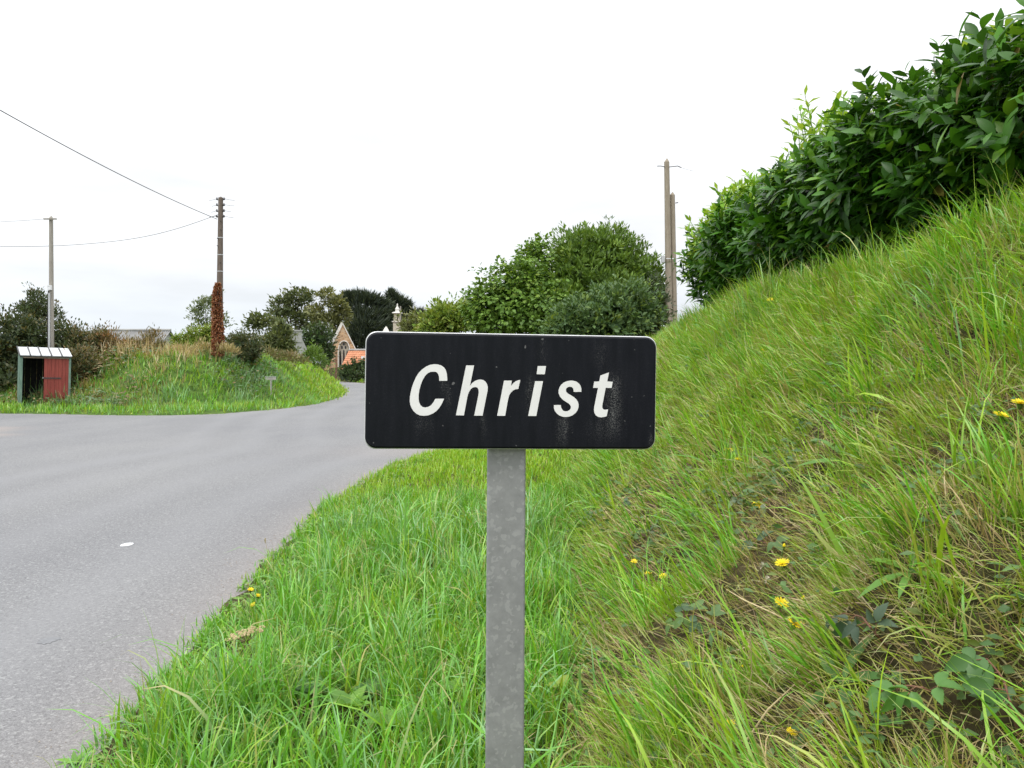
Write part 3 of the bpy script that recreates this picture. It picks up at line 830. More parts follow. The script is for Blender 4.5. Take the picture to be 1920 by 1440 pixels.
for strokes in GL:
    bm = bmesh.new()
    for s_ in strokes:
        q_ = sg_h(s_)
        a_ = [bm.verts.new(SG @ Vector((u_, -.0133, v_)) - Vector(sg_base)) for u_, v_ in q_]
        b_ = [bm.verts.new(SG @ Vector((u_, -.0124, v_)) - Vector(sg_base)) for u_, v_ in q_]
        from mathutils.geometry import tessellate_polygon
        for tri in tessellate_polygon([[Vector((u_, v_, 0)) for u_, v_ in q_]]):
            bm.faces.new([a_[i] for i in tri])
        for i in range(len(a_)):
            j = (i + 1) % len(a_)
            bm.faces.new((a_[i], b_[i], b_[j], a_[j]))
    bmesh.ops.recalc_face_normals(bm, faces=bm.faces)
    me = bpy.data.meshes.new('letter'); bm.to_mesh(me); bm.free()
    me.materials.append(M['letter'])
    o = bpy.data.objects.new('letter', me); o.parent = flat; COL.objects.link(o)
# post: hollow box section with rounded corners, and the clamp behind the panel
post = MB()
pt = SG @ Vector((-.011, .036, .10)); pb = Vector((pt.x - .011, pt.y + .0, sg_base[2] - .3))
sec = rrect(.0845, .042, .005, 4)
PR = Matrix.Rotation(yaw * .45, 3, 'Z')
vs = []
for c_ in (pb, pt):
    vs += [tuple(c_ + PR @ Vector((a_, b_, 0))) for a_, b_ in sec]
k = len(sec)
post.add(vs, [(i, (i + 1) % k, (i + 1) % k + k, i + k) for i in range(k)] + [tuple(range(k - 1, -1, -1)), tuple(range(k, 2 * k))])
part('post', post, M['galv'], sign)
for i, zz in enumerate((-.07, .07)):
    c1 = MB()
    c1.box((-.062, .0145, zz - .012), (.05, .0165, zz + .012), SG).box((-.062, .062, zz - .012), (.05, .064, zz + .012), SG)
    c1.box((-.062, .0165, zz - .012), (-.059, .062, zz + .012), SG).box((.047, .0165, zz - .012), (.05, .062, zz + .012), SG)
    part('clamp', c1, M['galv'], sign)

# ------------------------------------------------------------------ laurel hedge on the bank
def rand_unit(n):
    v = rng.normal(0, 1, (n, 3)); return unit(v)
hx0 = 3.05
hed = thing('laurel_hedge', 'tall glossy dark green laurel hedge along the top of the right bank', 'hedge',
            (hx0 + .6, 9.5, float(h_right(np.array([hx0 + .6]), np.array([9.5]))[0])))
def hedge_top(y): return np.interp(y, [3.5, 4.6, 6.3, 7.2, 8.2, 9, 11.2, 12.4, 13], [3.7, 3.78, 3.95, 3.85, 3.72, 3.68, 3.95, 3.85, 3.6]) + (vnoise(np.asarray(y) * 1.7, 3, 61) - .5) * .3
def hedge_pt(y, s, depth):
    """s: 0 at the foot of the front, .65 at the shoulder, 1 at the back of the top"""
    z0 = h_right(np.full_like(y, hx0), y) - .05; zt = hedge_top(y)
    f = np.clip(s / .65, 0, 1); tt = np.clip((s - .65) / .35, 0, 1)
    x = hx0 + .42 - .62 * np.sin(np.pi * .5 * np.clip(f / .62, 0, 1)) ** 1.2 + .2 * sstep(10.8, 13, y) + .7 * np.clip((f - .62) / .38, 0, 1) ** 1.8 + 1.1 * tt
    z = z0 + (zt - z0) * (f ** .9) - .05 * tt + .08 * np.sin(tt * 3.1)
    e_ = (fbm(y * 1.4, s * 5, 63) - .5) * .5
    nx = np.where(s < .65, -1 + .75 * f ** 3, -.15); nz = np.where(s < .65, .05 + .9 * f ** 2.5, 1.0)
    n_ = unit(np.stack([nx, -.15 + 0 * nx, nz], 1))
    # round off the far end
    p_ = np.stack([x, y, z], 1)
    return p_ + n_ * (e_ - depth)[:, None], n_
NS = 3300
y_ = 3.4 + 9.9 * rng.random(NS) ** .9
s_ = .9 * rng.random(NS) ** .85
far_end = rng.random(NS) < .06
P_, N_ = hedge_pt(y_, s_, np.abs(rng.normal(0, .12, NS)))
# the far end turns round the corner
fe = far_end
P_[fe, 1] = 12.9 + .3 * rng.random(fe.sum()); P_[fe, 0] += rng.random(fe.sum()) * 1.2; N_[fe] = unit(np.array([[-.5, .8, .3]]))
axis = unit(N_ * .9 + np.array([0, 0, .45]) + rng.normal(0, .35, (NS, 3)))
newg = (s_ > .5) & (rng.random(NS) < .06 + .75 * np.exp(-((y_ - 9.0) / .6) ** 2) + .75 * sstep(10.4, 11.4, y_))
ends = (y_ > 11.2) & (s_ > .3) & (rng.random(NS) < .3); newg |= ends
# a few long straight shoots above the top
tall = newg & (s_ > .55) & (s_ < .9) & (rng.random(NS) < .55)
k_ = np.nonzero((s_ > .6) & (y_ < 12))[0][:80]          # the clump of tall young shoots
y_[k_] = np.clip(rng.normal(9.0, .38, len(k_)), 8.2, 10); s_[k_] = rng.uniform(.6, .78, len(k_)); P_[k_], N_[k_] = hedge_pt(y_[k_], s_[k_], np.zeros(len(k_)))
newg[k_] = True; tall[k_] = True
ke = np.nonzero(ends & (rng.random(NS) < .5))[0]; tall[ke] = True
axis[tall] = unit(np.array([[-.08, 0, 1.0]]) + rng.normal(0, .12, (tall.sum(), 3)))
axis[ke] = unit(np.array([[-.45, .25, .8]]) + rng.normal(0, .2, (len(ke), 3)))
LB, LD, LU, LL, LW, LC, LDr = [], [], [], [], [], [], []
PER = 8
shoot_len = np.where(tall, np.where(np.abs(y_ - 9) < .9, rng.uniform(.3, .9, NS), rng.uniform(.22, .5, NS)), rng.uniform(.12, .3, NS))
extra = (s_ < .65) & (rng.random(NS) < .25)
P_[extra] += N_[extra] * rng.uniform(.05, .16, (extra.sum(), 1))
spin0 = rng.uniform(0, 6.28, NS)
ref = unit(np.cross(axis, rand_unit(NS))); ref2 = np.cross(axis, ref)
for k in range(PER):
    t = (k + .5) / PER
    an = spin0 + k * 2.4
    rad = ref * np.cos(an)[:, None] + ref2 * np.sin(an)[:, None]
    d = unit(axis * (.25 + .65 * t) + rad * (1.0 - .35 * t) + np.array([0, 0, -.1]) + rng.normal(0, .12, (NS, 3)))
    LB.append(P_ + axis * (shoot_len * t)[:, None]); LD.append(d); LU.append(axis + np.array([0, 0, .5]))
    L = rng.uniform(.13, .20, NS) * np.where(newg, .85, 1) * (1 - .35 * (t > .85))
    LL.append(L); LW.append(L * rng.uniform(.34, .45, NS))
    dark = rng.uniform(.75, 1.3, (NS, 1)) * pickcol(NS, [((.035, .115, .01), 3), ((.055, .165, .012), 3), ((.025, .08, .01), 2), ((.10, .22, .018), 1.2), ((.2, .16, .04), .05)], .2)
    young = pickcol(NS, [((.28, .46, .05), 3), ((.36, .5, .07), 2), ((.18, .36, .03), 2)], .15)
    LC.append(np.where(newg[:, None], young, dark)); LDr.append(rng.uniform(.1, .6, NS))
ti = np.nonzero(tall)[0]                     # the tall shoots carry more leaves
for k in range(11):
    t = (k + .3) / 11; n_ = len(ti); an = rng.uniform(0, 6.28, n_)
    rad = ref[ti] * np.cos(an)[:, None] + ref2[ti] * np.sin(an)[:, None]
    LB.append(P_[ti] + axis[ti] * (shoot_len[ti] * t)[:, None]); LD.append(unit(axis[ti] * (.5 + .6 * t) + rad + rng.normal(0, .12, (n_, 3)))); LU.append(axis[ti] - rad * .3)
    L = rng.uniform(.10, .17, n_); LL.append(L); LW.append(L * .36)
    LC.append(pickcol(n_, [((.28, .46, .05), 3), ((.36, .5, .07), 2), ((.18, .36, .03), 2)], .15)); LDr.append(rng.uniform(.0, .4, n_))
LB, LD, LU, LL, LW, LC, LDr = [np.concatenate(a_) for a_ in (LB, LD, LU, LL, LW, LC, LDr)]
# choose the 300 that show largest: nearest to the eye in each small cell of the view, by projected length
mid = LB + LD * (LL * .5)[:, None]
tipp = LB + LD * LL[:, None]
def proj(p): return np.stack([CX + F * p[:, 0] / p[:, 1], HY - F * (p[:, 2] - CAMZ) / p[:, 1]], 1)
pm, pb_, ptp = proj(mid), proj(LB), proj(tipp)
size = np.hypot(*(ptp - pb_).T)
vis = (pm[:, 0] > 1250) & (pm[:, 0] < 1915) & (pm[:, 1] > 4) & (pm[:, 1] < 620)
cell = (pm // 14).astype(int); key = cell[:, 0] * 1000 + cell[:, 1]
order = np.argsort(mid[:, 1] + .6 * mid[:, 0])
seen, front = set(), np.zeros(len(mid), bool)
for i in order:
    if vis[i] and key[i] not in seen:
        seen.add(key[i]); front[i] = True
cand = np.nonzero(front)[0]
best = cand[np.argsort(-size[cand])[:300]]
rest = np.ones(len(mid), bool); rest[best] = False
c_ = Cloud()
nearm = rest & (LB[:, 1] < 8.5)
farm = rest & ~nearm
leaves(c_, LB[nearm], LD[nearm], LU[nearm], LL[nearm], LW[nearm], LC[nearm], .22, LDr[nearm], 3, 1.12)
leaves(c_, LB[farm], LD[farm], LU[farm], LL[farm], LW[farm], LC[farm], .22, LDr[farm], 2, 1.1)
c_.obj('foliage', M['leaf_laurel'], hed, kind='stuff')
leaf_meshes = {}
def leaf_variant(col, dro):
    key_ = (tuple(np.round(np.log(col + .01) * 3).astype(int)), round(dro * 4))
    if key_ not in leaf_meshes:
        cc = Cloud()
        leaves(cc, np.zeros((1, 3)), np.array([[1., 0, 0]]), np.array([[0, 0, 1.]]), np.ones(1), np.array([.38]), col[None], .22, dro, 6, 1.12)
        leaf_meshes[key_] = quads_mesh('leaf', cc.v[0], cc.q[0], cc.t[0], M['leaf_laurel'])
    return leaf_meshes[key_]
hl = np.array(hed.location)
for i in best:
    d = LD[i]; u = LU[i] - d * (LU[i] @ d); u /= np.linalg.norm(u); s2 = np.cross(u, d)
    o = bpy.data.objects.new('leaf', leaf_variant(LC[i], LDr[i]))
    R = np.eye(4); R[:3, 0] = d * LL[i]; R[:3, 1] = s2 * LW[i] / .38; R[:3, 2] = u * LL[i]; R[:3, 3] = LB[i] - hl
    o.matrix_local = Matrix(R.tolist()); o.parent = hed; COL.objects.link(o)
# stems, and a solid core coloured dark for the shade inside the hedge
M['core'] = mat_noise('hedge_shade_fill', (.012, .016, .007), (.03, .035, .016), 9, .95, .1)
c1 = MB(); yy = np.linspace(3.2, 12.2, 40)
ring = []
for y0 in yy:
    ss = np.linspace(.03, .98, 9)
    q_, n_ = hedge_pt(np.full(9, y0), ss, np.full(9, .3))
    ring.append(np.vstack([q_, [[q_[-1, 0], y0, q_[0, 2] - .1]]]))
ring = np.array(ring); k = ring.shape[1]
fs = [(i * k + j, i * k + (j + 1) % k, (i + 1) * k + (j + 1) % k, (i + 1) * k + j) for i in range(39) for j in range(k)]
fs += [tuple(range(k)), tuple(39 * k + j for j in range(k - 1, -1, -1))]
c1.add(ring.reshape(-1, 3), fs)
part('shade_core', c1, M['core'], hed)
for i in np.nonzero(tall)[0]:
    st = MB().tube([P_[i] - axis[i] * .12, P_[i] + axis[i] * shoot_len[i] * .5, P_[i] + axis[i] * shoot_len[i]], [.006, .005, .003], 5)
    part('shoot', st, M['stem_green'], hed)
for i in range(14):
    y0 = 3.8 + i * .6 + random.uniform(-.2, .2); x0 = hx0 + .9
    z0 = float(h_right(np.array([x0]), np.array([y0]))[0])
    st = MB().tube([(x0, y0, z0 - .05), (x0 - .1, y0 + .1, z0 + .6), (x0 + .1, y0 - .1, z0 + 1.5)], [.035, .028, .015], 6)
    part('stem', st, M['bark'], hed)

# ------------------------------------------------------------------ trees and shrubs
def tree(name, label, cat, base, lobes, nleaf, cols, leafL, ratio=.5, clump=.3, per=12, group=None, trunk=.12, updir=.3, segs=2, inner=.72, mat='leaf_tree', droop=.35, limbs=5, fill=0, gap=0.):
    """lobes: (centre xyz, radii xyz). leaves gather in clumps on the lobes; trunk and limbs carry them"""
    base = np.array(base, float)
    t = thing(name, label, cat, base, group)
    area = np.array([(r[0] * r[2] + r[0] * r[1] + r[1] * r[2]) for _, r in lobes]); area = area / area.sum()
    cl = Cloud(); nc = nleaf // per
    ctr, nor = [], []
    for (c, r), a_ in zip(lobes, area):
        m_ = max(3, int(nc * a_)); u = rand_unit(m_); u[:, 2] = np.where(u[:, 2] < -.55, -u[:, 2], u[:, 2])
        rr = inner + (1 - inner) * rng.random(m_) ** .6
        bump_ = 1 + .16 * np.sin(u[:, 0] * 7 + c[0]) * np.cos(u[:, 2] * 6 + c[2] + u[:, 1] * 5)
        ctr.append(np.array(c) + u * np.array(r) * (rr * bump_)[:, None]); nor.append(unit(u / np.array(r)))
    ctr = np.concatenate(ctr); nor = np.concatenate(nor)
    if fill:        # the far side of a dense crown is never seen: keep it thin
        away = (nor * unit(ctr - np.array([0, 0, CAMZ]))).sum(1) > .35
        keep = ~away | (rng.random(len(ctr)) < .2)
        ctr, nor = ctr[keep], nor[keep]
    ex = rng.random(len(ctr)) < .09          # sprigs standing out of the outline
    ctr[ex] += nor[ex] * clump * rng.uniform(.4, 1.3, (ex.sum(), 1)) + np.array([0, 0, .3 * clump])
    if gap:
        keep = vnoise(ctr[:, 0] / clump / 2.2, ctr[:, 2] / clump / 2.2, 5) > gap
        ctr, nor = ctr[keep], nor[keep]
    ccol = pickcol(len(ctr), cols, .22)
    B = np.repeat(ctr, per, 0); NN = np.repeat(nor, per, 0); n_ = len(B)
    off = rand_unit(n_) * (rng.random(n_) ** .4)[:, None] * clump * np.array([1, 1, .7])
    d = unit(off / clump * .8 + NN * .5 + np.array([0, 0, updir]) + rng.normal(0, .3, (n_, 3)))
    up = unit(NN * .6 + np.array([0, 0, .7]) + rng.normal(0, .35, (n_, 3)))
    L = leafL * rng.uniform(.6, 1.25, n_)
    col = np.repeat(ccol, per, 0) * .55 + pickcol(n_, cols, .25) * .45
    leaves(cl, B + off, d, up, L, L * ratio * rng.uniform(.75, 1.2, n_), col, .2, droop, segs)
    if fill:        # shaded leaves deeper in the crown
        for (c, r), a_ in zip(lobes, area):
            m_ = max(4, int(fill * a_)); u = rand_unit(m_) * rng.uniform(.35, .8, (m_, 1))
            leaves(cl, np.array(c) + u * np.array(r), rand_unit(m_), rand_unit(m_), np.full(m_, leafL * 2.0), np.full(m_, leafL * 1.5), pickcol(m_, cols, .25), .2, droop, 2)
    cl.obj('crown', M[mat], t)
    tr = MB(); top = np.mean([c for c, _ in lobes], 0)
    j1 = base + (top - base) * .45
    tr.tube([base - [0, 0, .15], base + (j1 - base) * .5 + [trunk * .4, 0, 0], j1], [trunk * 1.25, trunk, trunk * .8], 7)
    for c, r in lobes[:12]:
        c = np.array(c); mid_ = (j1 + c) / 2 + np.array([0, 0, .08 * np.linalg.norm(c - j1)])
        tr.tube([j1, mid_, c], [trunk * .6, trunk * .4, trunk * .2], 5)
        for _ in range(limbs):
            e_ = c + rand_unit(1)[0] * np.array(r) * .8
            tr.tube([c, (c + e_) / 2 + [0, 0, .05], e_], [trunk * .2, trunk * .13, trunk * .05], 4)
    part('trunk', tr, M['bark'], t)
    return t

def lobe(px, py, D, rx, ry, depth=None):
    """a lobe seen at a pixel, with radii given in pixels of the photograph"""
    k_ = D / F
    return (tuple(W(px, py, D)), (rx * k_, depth if depth else (rx + ry) / 2 * k_, ry * k_))
def gz(x, y): 
    return float(max(h_right(np.array([x]), np.array([y]))[0], h_left(np.array([x]), np.array([y]))[0]))
def gbase(px, D):
    x = (px - CX) / F * D
    return (x, D, gz(x, D))

G_MID = [((.115, .205, .03), 4), ((.15, .25, .035), 3), ((.075, .145, .025), 3), ((.2, .29, .045), 1)]
G_VINE = [((.115, .22, .03), 4), ((.16, .28, .035), 3), ((.075, .155, .025), 3), ((.25, .34, .055), 1)]
G_GREY = [((.09, .165, .055), 4), ((.065, .125, .045), 3), ((.12, .2, .06), 2), ((.2, .28, .05), .8)]
G_DARK = [((.04, .07, .03), 4), ((.055, .085, .035), 3), ((.08, .085, .045), 1.5)]
G_THORN = [((.05, .075, .035), 4), ((.07, .10, .04), 3), ((.09, .10, .045), 1.5), ((.15, .11, .03), .6)]
G_YEL = [((.22, .30, .04), 4), ((.15, .25, .035), 3), ((.28, .30, .07), 2), ((.10, .17, .03), 2)]
G_OAK = [((.10, .13, .05), 4), ((.075, .105, .045), 3), ((.15, .165, .07), 2.5)]
G_OAK2 = [((.16, .175, .065), 4), ((.12, .14, .055), 3), ((.20, .20, .085), 2)]
G_BROWN = [((.16, .11, .05), 3), ((.22, .16, .08), 3), ((.11, .12, .045), 3), ((.30, .23, .12), 1.5)]
G_CYP = [((.03, .045, .03), 4), ((.045, .06, .04), 3), ((.06, .08, .045), 1.5)]
G_WILLOW = [((.15, .19, .10), 3), ((.12, .16, .08), 3), ((.19, .22, .12), 2)]

D = 27
tree('evergreen_tree', 'tall domed evergreen tree rising above the right half of the sign', 'tree', gbase(1120, D),
     [lobe(1115, 520, D, 92, 88), lobe(1075, 485, D - .6, 45, 52), lobe(1150, 485, D, 58, 52), lobe(1195, 540, D, 50, 66), lobe(1222, 580, D, 32, 50), lobe(1110, 458, D, 28, 20), lobe(1060, 560, D - 1, 60, 60), lobe(1140, 560, D - 1, 70, 50)],
     14000, G_MID, .165, .36, .2, 12, fill=3000, trunk=.16, updir=.7, inner=.8)
tree('vine_thicket', 'bright green broad-leaved vine thicket spilling down above the middle of the sign', 'shrub', gbase(960, 25.2),
     [lobe(960, 585, 25.2, 80, 75), lobe(1000, 510, 25.6, 36, 48), lobe(915, 585, 25.0, 42, 50), lobe(1020, 600, 24.6, 60, 65), lobe(985, 550, 25, 50, 60), lobe(1010, 465, 25.8, 16, 16)],
     9000, G_VINE, .13, .85, .22, 10, fill=1800, trunk=.08, updir=-.1, inner=.8, droop=.6)
tree('grey_leaved_shrub', 'spreading grey-green shrub in front of the domed evergreen tree', 'shrub', gbase(1130, 22.6),
     [lobe(1120, 610, 22.6, 90, 52), lobe(1180, 585, 22.8, 62, 52), lobe(1070, 620, 22.4, 50, 40), lobe(1140, 570, 23, 45, 35)],
     7500, G_GREY, .135, .5, .17, 10, fill=1800, trunk=.06, updir=.35, inner=.8)
tree('dark_shrub', 'dark small-leaved shrub beside the pair of wooden poles', 'shrub', gbase(1218, 23.6),
     [lobe(1218, 590, 23.6, 40, 55), lobe(1205, 625, 23.3, 40, 45), lobe(1228, 560, 23.9, 26, 40), lobe(1225, 630, 23, 34, 40)],
     4500, G_DARK, .09, .5, .15, 12, fill=1500, trunk=.05, updir=.5, inner=.75)
tree('yellow_green_bush', 'low yellow-green bush at the left foot of the vine thicket', 'bush', gbase(845, 27.5),
     [lobe(850, 602, 27.5, 42, 28), lobe(815, 612, 27.5, 30, 28), lobe(878, 592, 27.0, 25, 25), lobe(830, 590, 28, 18, 16)],
     4200, G_YEL, .14, .5, .2, 10, fill=900, trunk=.05, updir=.4, inner=.7)
tree('olive_bush', 'low olive-brown bush just right of the chapel belfry', 'bush', gbase(785, 44),
     [lobe(785, 610, 44, 22, 16), lobe(768, 616, 44, 18, 14), lobe(802, 612, 44, 16, 14)],
     1700, G_OAK2 + [((.2, .26, .05), 2)], .22, .5, .3, 10, trunk=.06, inner=.6)

# left side
tree('thorn_thicket', 'dark thorn thicket behind and left of the roadside shelter', 'bush', gbase(20, 32),
     [lobe(15, 650, 32, 60, 62, 1.0), lobe(-60, 640, 32, 60, 60, 1.0), lobe(70, 660, 32.5, 55, 55, .9), lobe(20, 720, 31.5, 60, 40, .8), lobe(-40, 700, 31.5, 50, 50, .8), lobe(140, 690, 32.5, 40, 50, .8), lobe(120, 640, 33, 40, 30, .7)],
     10000, G_THORN, .16, .5, .3, 10, fill=2200, trunk=.08, updir=.4, inner=.7)
tree('hawthorn_tree', 'ragged dark hawthorn rising beside the thin grey pole', 'tree', gbase(68, 33.5),
     [lobe(65, 600, 33.5, 34, 36), lobe(75, 570, 33.5, 16, 22), lobe(48, 580, 33.5, 14, 12), lobe(95, 600, 33.5, 22, 24), lobe(62, 556, 33.5, 8, 12), lobe(36, 612, 33.5, 20, 18)],
     4200, G_THORN, .13, .45, .22, 9, trunk=.08, updir=.8, inner=.3)
tree('bramble_thicket', 'brownish bramble thicket on the bank right of the shelter', 'bush', gbase(165, 32),
     [lobe(150, 645, 32.8, 30, 26), lobe(178, 652, 32.8, 26, 26), lobe(150, 690, 31.6, 24, 42), lobe(172, 700, 31.6, 22, 28), lobe(190, 630, 33.2, 12, 14), lobe(138, 715, 31, 18, 32), lobe(200, 665, 32.8, 16, 20)],
     5500, G_THORN + G_BROWN, .13, .4, .3, 8, fill=900, trunk=.04, updir=.5, inner=.6)
tree('dry_weed_clump', 'brown dried weeds on the bank in front of the corrugated barn roof', 'weeds', gbase(268, 33.5),
     [lobe(250, 652, 33.5, 26, 14), lobe(285, 652, 33.5, 22, 16), lobe(288, 634, 33.8, 12, 12), lobe(268, 664, 33.3, 30, 12)], 2000, G_BROWN, .16, .28, .25, 9, trunk=.03, updir=1.2, inner=.3)
tree('dead_bracken', 'rusty brown bracken on the bank top between bramble thicket and barn roof', 'bracken', gbase(212, 33),
     [lobe(208, 655, 33, 18, 26), lobe(222, 672, 32.5, 18, 16), lobe(200, 640, 33, 10, 14)], 1300, G_BROWN + [((.3, .15, .06), 4)], .15, .3, .24, 9, trunk=.03, updir=1.0, inner=.3)
tree('pale_scrub', 'straw-coloured scrub at the foot of the ivy-covered pole', 'scrub', gbase(405, 33.6),
     [lobe(385, 660, 33.4, 22, 12), lobe(425, 660, 33.0, 20, 12), lobe(345, 664, 33.6, 26, 10)], 1500, [((.5, .4, .22), 4), ((.36, .27, .14), 3), ((.2, .2, .06), 2)], .2, .14, .22, 9, trunk=.02, updir=1.4, inner=.2)
tree('brown_scrub', 'brownish scrub on the bank top in front of the grey cottage', 'scrub', gbase(510, 39),
     [lobe(500, 668, 39, 26, 12), lobe(535, 672, 39, 24, 11), lobe(560, 678, 40, 16, 9)], 1500, G_BROWN + G_OAK2, .16, .3, .24, 9, trunk=.03, updir=.9, inner=.3)
tree('lime_green_bush', 'lime green bush left of the ivy-covered pole', 'bush', gbase(365, 37),
     [lobe(372, 638, 37, 34, 22), lobe(340, 646, 37, 24, 16), lobe(395, 628, 37, 18, 20), lobe(365, 656, 36.6, 40, 16)], 3200, G_YEL, .13, .5, .22, 10, fill=600, trunk=.04, inner=.65)
tree('scrub_bush', 'dark olive scrub bush right of the ivy-covered pole', 'bush', gbase(460, 35),
     [lobe(462, 648, 35, 28, 24), lobe(440, 650, 35.5, 22, 20), lobe(478, 658, 34.6, 14, 18), lobe(455, 668, 34.6, 30, 12)], 3200, G_THORN + [((.16, .16, .07), 3)], .12, .4, .2, 10, fill=600, trunk=.04, updir=.6, inner=.6)
tree('poplar_sapling', 'thin pale-leaved tree behind the ivy-covered pole', 'tree', gbase(388, 50),
     [lobe(385, 580, 50, 18, 24), lobe(368, 590, 50, 12, 18), lobe(375, 610, 50, 14, 16), lobe(415, 605, 50, 14, 20), lobe(400, 570, 50, 10, 14)], 1500, G_WILLOW, .2, .45, .3, 8, trunk=.07, updir=.5, inner=.3)
tree('round_tree', 'small rounded dark tree on the skyline left of the oaks', 'tree', gbase(487, 92),
     [lobe(485, 612, 92, 22, 14), lobe(500, 612, 92, 16, 14), lobe(478, 610, 92, 14, 10)], 900, G_OAK, .45, .6, .7, 8, trunk=.15, inner=.6)
tree('elder_bush', 'olive green bush in front of the grey cottage', 'bush', gbase(520, 50),
     [lobe(522, 640, 50, 26, 24), lobe(505, 650, 50, 22, 18), lobe(530, 615, 50, 16, 16), lobe(535, 655, 50, 20, 18)], 2600, G_OAK + [((.17, .2, .06), 3)], .2, .45, .32, 9, fill=500, trunk=.05, updir=.5, inner=.55)
tree('oak_tree', 'dark leafy oak on the skyline left of the chapel gable', 'tree', gbase(550, 112),
     [lobe(530, 580, 112, 26, 22), lobe(560, 562, 112, 24, 16), lobe(583, 575, 112, 22, 24), lobe(545, 605, 112, 34, 22), lobe(580, 605, 112, 28, 20), lobe(518, 588, 112, 14, 12)],
     3600, G_OAK, .5, .6, .75, 9, trunk=.3, inner=.55, gap=.25)
tree('pale_oak_tree', 'pale olive leafy tree between the dark oak and the cypress', 'tree', gbase(622, 108),
     [lobe(615, 565, 108, 18, 20), lobe(605, 590, 108, 26, 20), lobe(633, 580, 108, 18, 22), lobe(615, 615, 108, 32, 26), lobe(640, 600, 108, 14, 24)],
     3200, G_OAK2, .5, .6, .7, 9, trunk=.28, inner=.55, gap=.22)
tree('holly_bush', 'dense dark green bush left of the chapel gable', 'bush', gbase(600, 72),
     [lobe(598, 640, 72, 26, 30), lobe(580, 650, 72, 20, 26), lobe(612, 665, 72, 14, 24)], 2800, G_DARK + [((.06, .11, .03), 3)], .26, .55, .45, 9, fill=500, trunk=.08, inner=.65)
tree('hazel_bush', 'fresh green bush at the end of the left bank below the cottage chimney', 'bush', gbase(592, 54),
     [lobe(590, 668, 54, 16, 16), lobe(600, 682, 53, 12, 14), lobe(578, 674, 54, 10, 12)], 1400, [((.11, .19, .035), 3), ((.15, .24, .04), 2), ((.08, .14, .03), 2)], .19, .5, .3, 9, trunk=.05, inner=.6)
tree('hedge_shrub', 'dark roadside shrub in front of the orange tiled roof', 'shrub', gbase(668, 91),
     [lobe(675, 692, 91, 22, 17), lobe(655, 698, 90, 18, 12), lobe(700, 690, 91, 24, 18), lobe(645, 704, 89.5, 10, 8), lobe(665, 706, 89.5, 22, 8)], 2400, G_DARK + [((.08, .13, .04), 2)], .3, .5, .45, 9, fill=700, trunk=.06, inner=.6)

def cypress(name, label, base, plumes, n, group=None):
    base = np.array(base, float); t = thing(name, label, 'tree', base, group)
    c2 = Cloud(); tr = MB()
    zt = max(p_[0][2] for p_ in plumes)
    tr.tube([base - [0, 0, .2], base + [0, 0, (zt - base[2]) * .5], [base[0], base[1], zt - .5]], [.55, .4, .12], 8)
    for c, r in plumes:
        c = np.array(c); m_ = max(6, n // len(plumes))
        root = np.array([base[0], base[1], c[2] - .3 * r[2] - .15 * abs(c[0] - base[0])])
        tr.tube([root, (root + c) / 2, c], [.14, .09, .04], 5)
        u = rand_unit(m_) * (rng.random(m_) ** .45)[:, None]
        p_ = c + u * np.array(r)
        out = unit(np.stack([np.full(m_, c[0] - base[0]), rng.normal(0, 1, m_) * abs(c[0] - base[0] + .5), np.full(m_, 1.2)], 1) + rng.normal(0, .5, (m_, 3)))
        out = unit(out * .8 + u * .7 + np.array([.25, 0, .25]))
        blades(c2, p_, out, unit(rng.normal(0, 1, (m_, 3))), rng.uniform(.6, 1.5, m_), rng.uniform(.10, .2, m_), np.zeros(m_), rng.uniform(.1, .6, m_), *(lambda q_: (q_, q_ * 1.15))(pickcol(m_, G_CYP, .3)), 2, rng.normal(0, .5, m_))
    c2.obj('crown', M['leaf_tree'], t)
    part('trunk', tr, M['bark'], t)
D = 132
cypress('cypress_tree', 'big dark wind-swept cypress behind the chapel gable', gbase(690, D),
        [lobe(x_, y_, D + dd, rx, ry) for x_, y_, rx, ry, dd in ((660, 568, 16, 14, 0), (675, 560, 18, 12, 1), (695, 566, 20, 12, 0), (715, 575, 20, 12, 1), (670, 590, 26, 16, -1), (700, 592, 30, 14, -1), (725, 598, 18, 14, 0), (672, 612, 30, 16, -2), (705, 614, 34, 16, -2), (680, 632, 36, 14, -2), (715, 634, 30, 14, -2), (655, 560, 8, 8, 0), (655, 640, 24, 14, -2), (690, 650, 40, 12, -2))], 11000)
cypress('cypress_tree', 'second dark cypress directly behind the chapel belfry', gbase(748, D + 4),
        [lobe(x_, y_, D + 4, rx, ry) for x_, y_, rx, ry in ((740, 565, 14, 10), (735, 556, 6, 8), (755, 572, 16, 10), (748, 588, 22, 10), (768, 590, 12, 8), (750, 604, 30, 10), (760, 618, 34, 10), (740, 630, 30, 12))], 4500)
cypress('cypress_tree', 'smallest dark cypress top right of the chapel belfry', gbase(785, D + 10),
        [lobe(x_, y_, D + 10, rx, ry) for x_, y_, rx, ry in ((786, 590, 7, 5), (780, 600, 16, 8), (790, 612, 22, 10), (800, 622, 20, 8))], 1500)

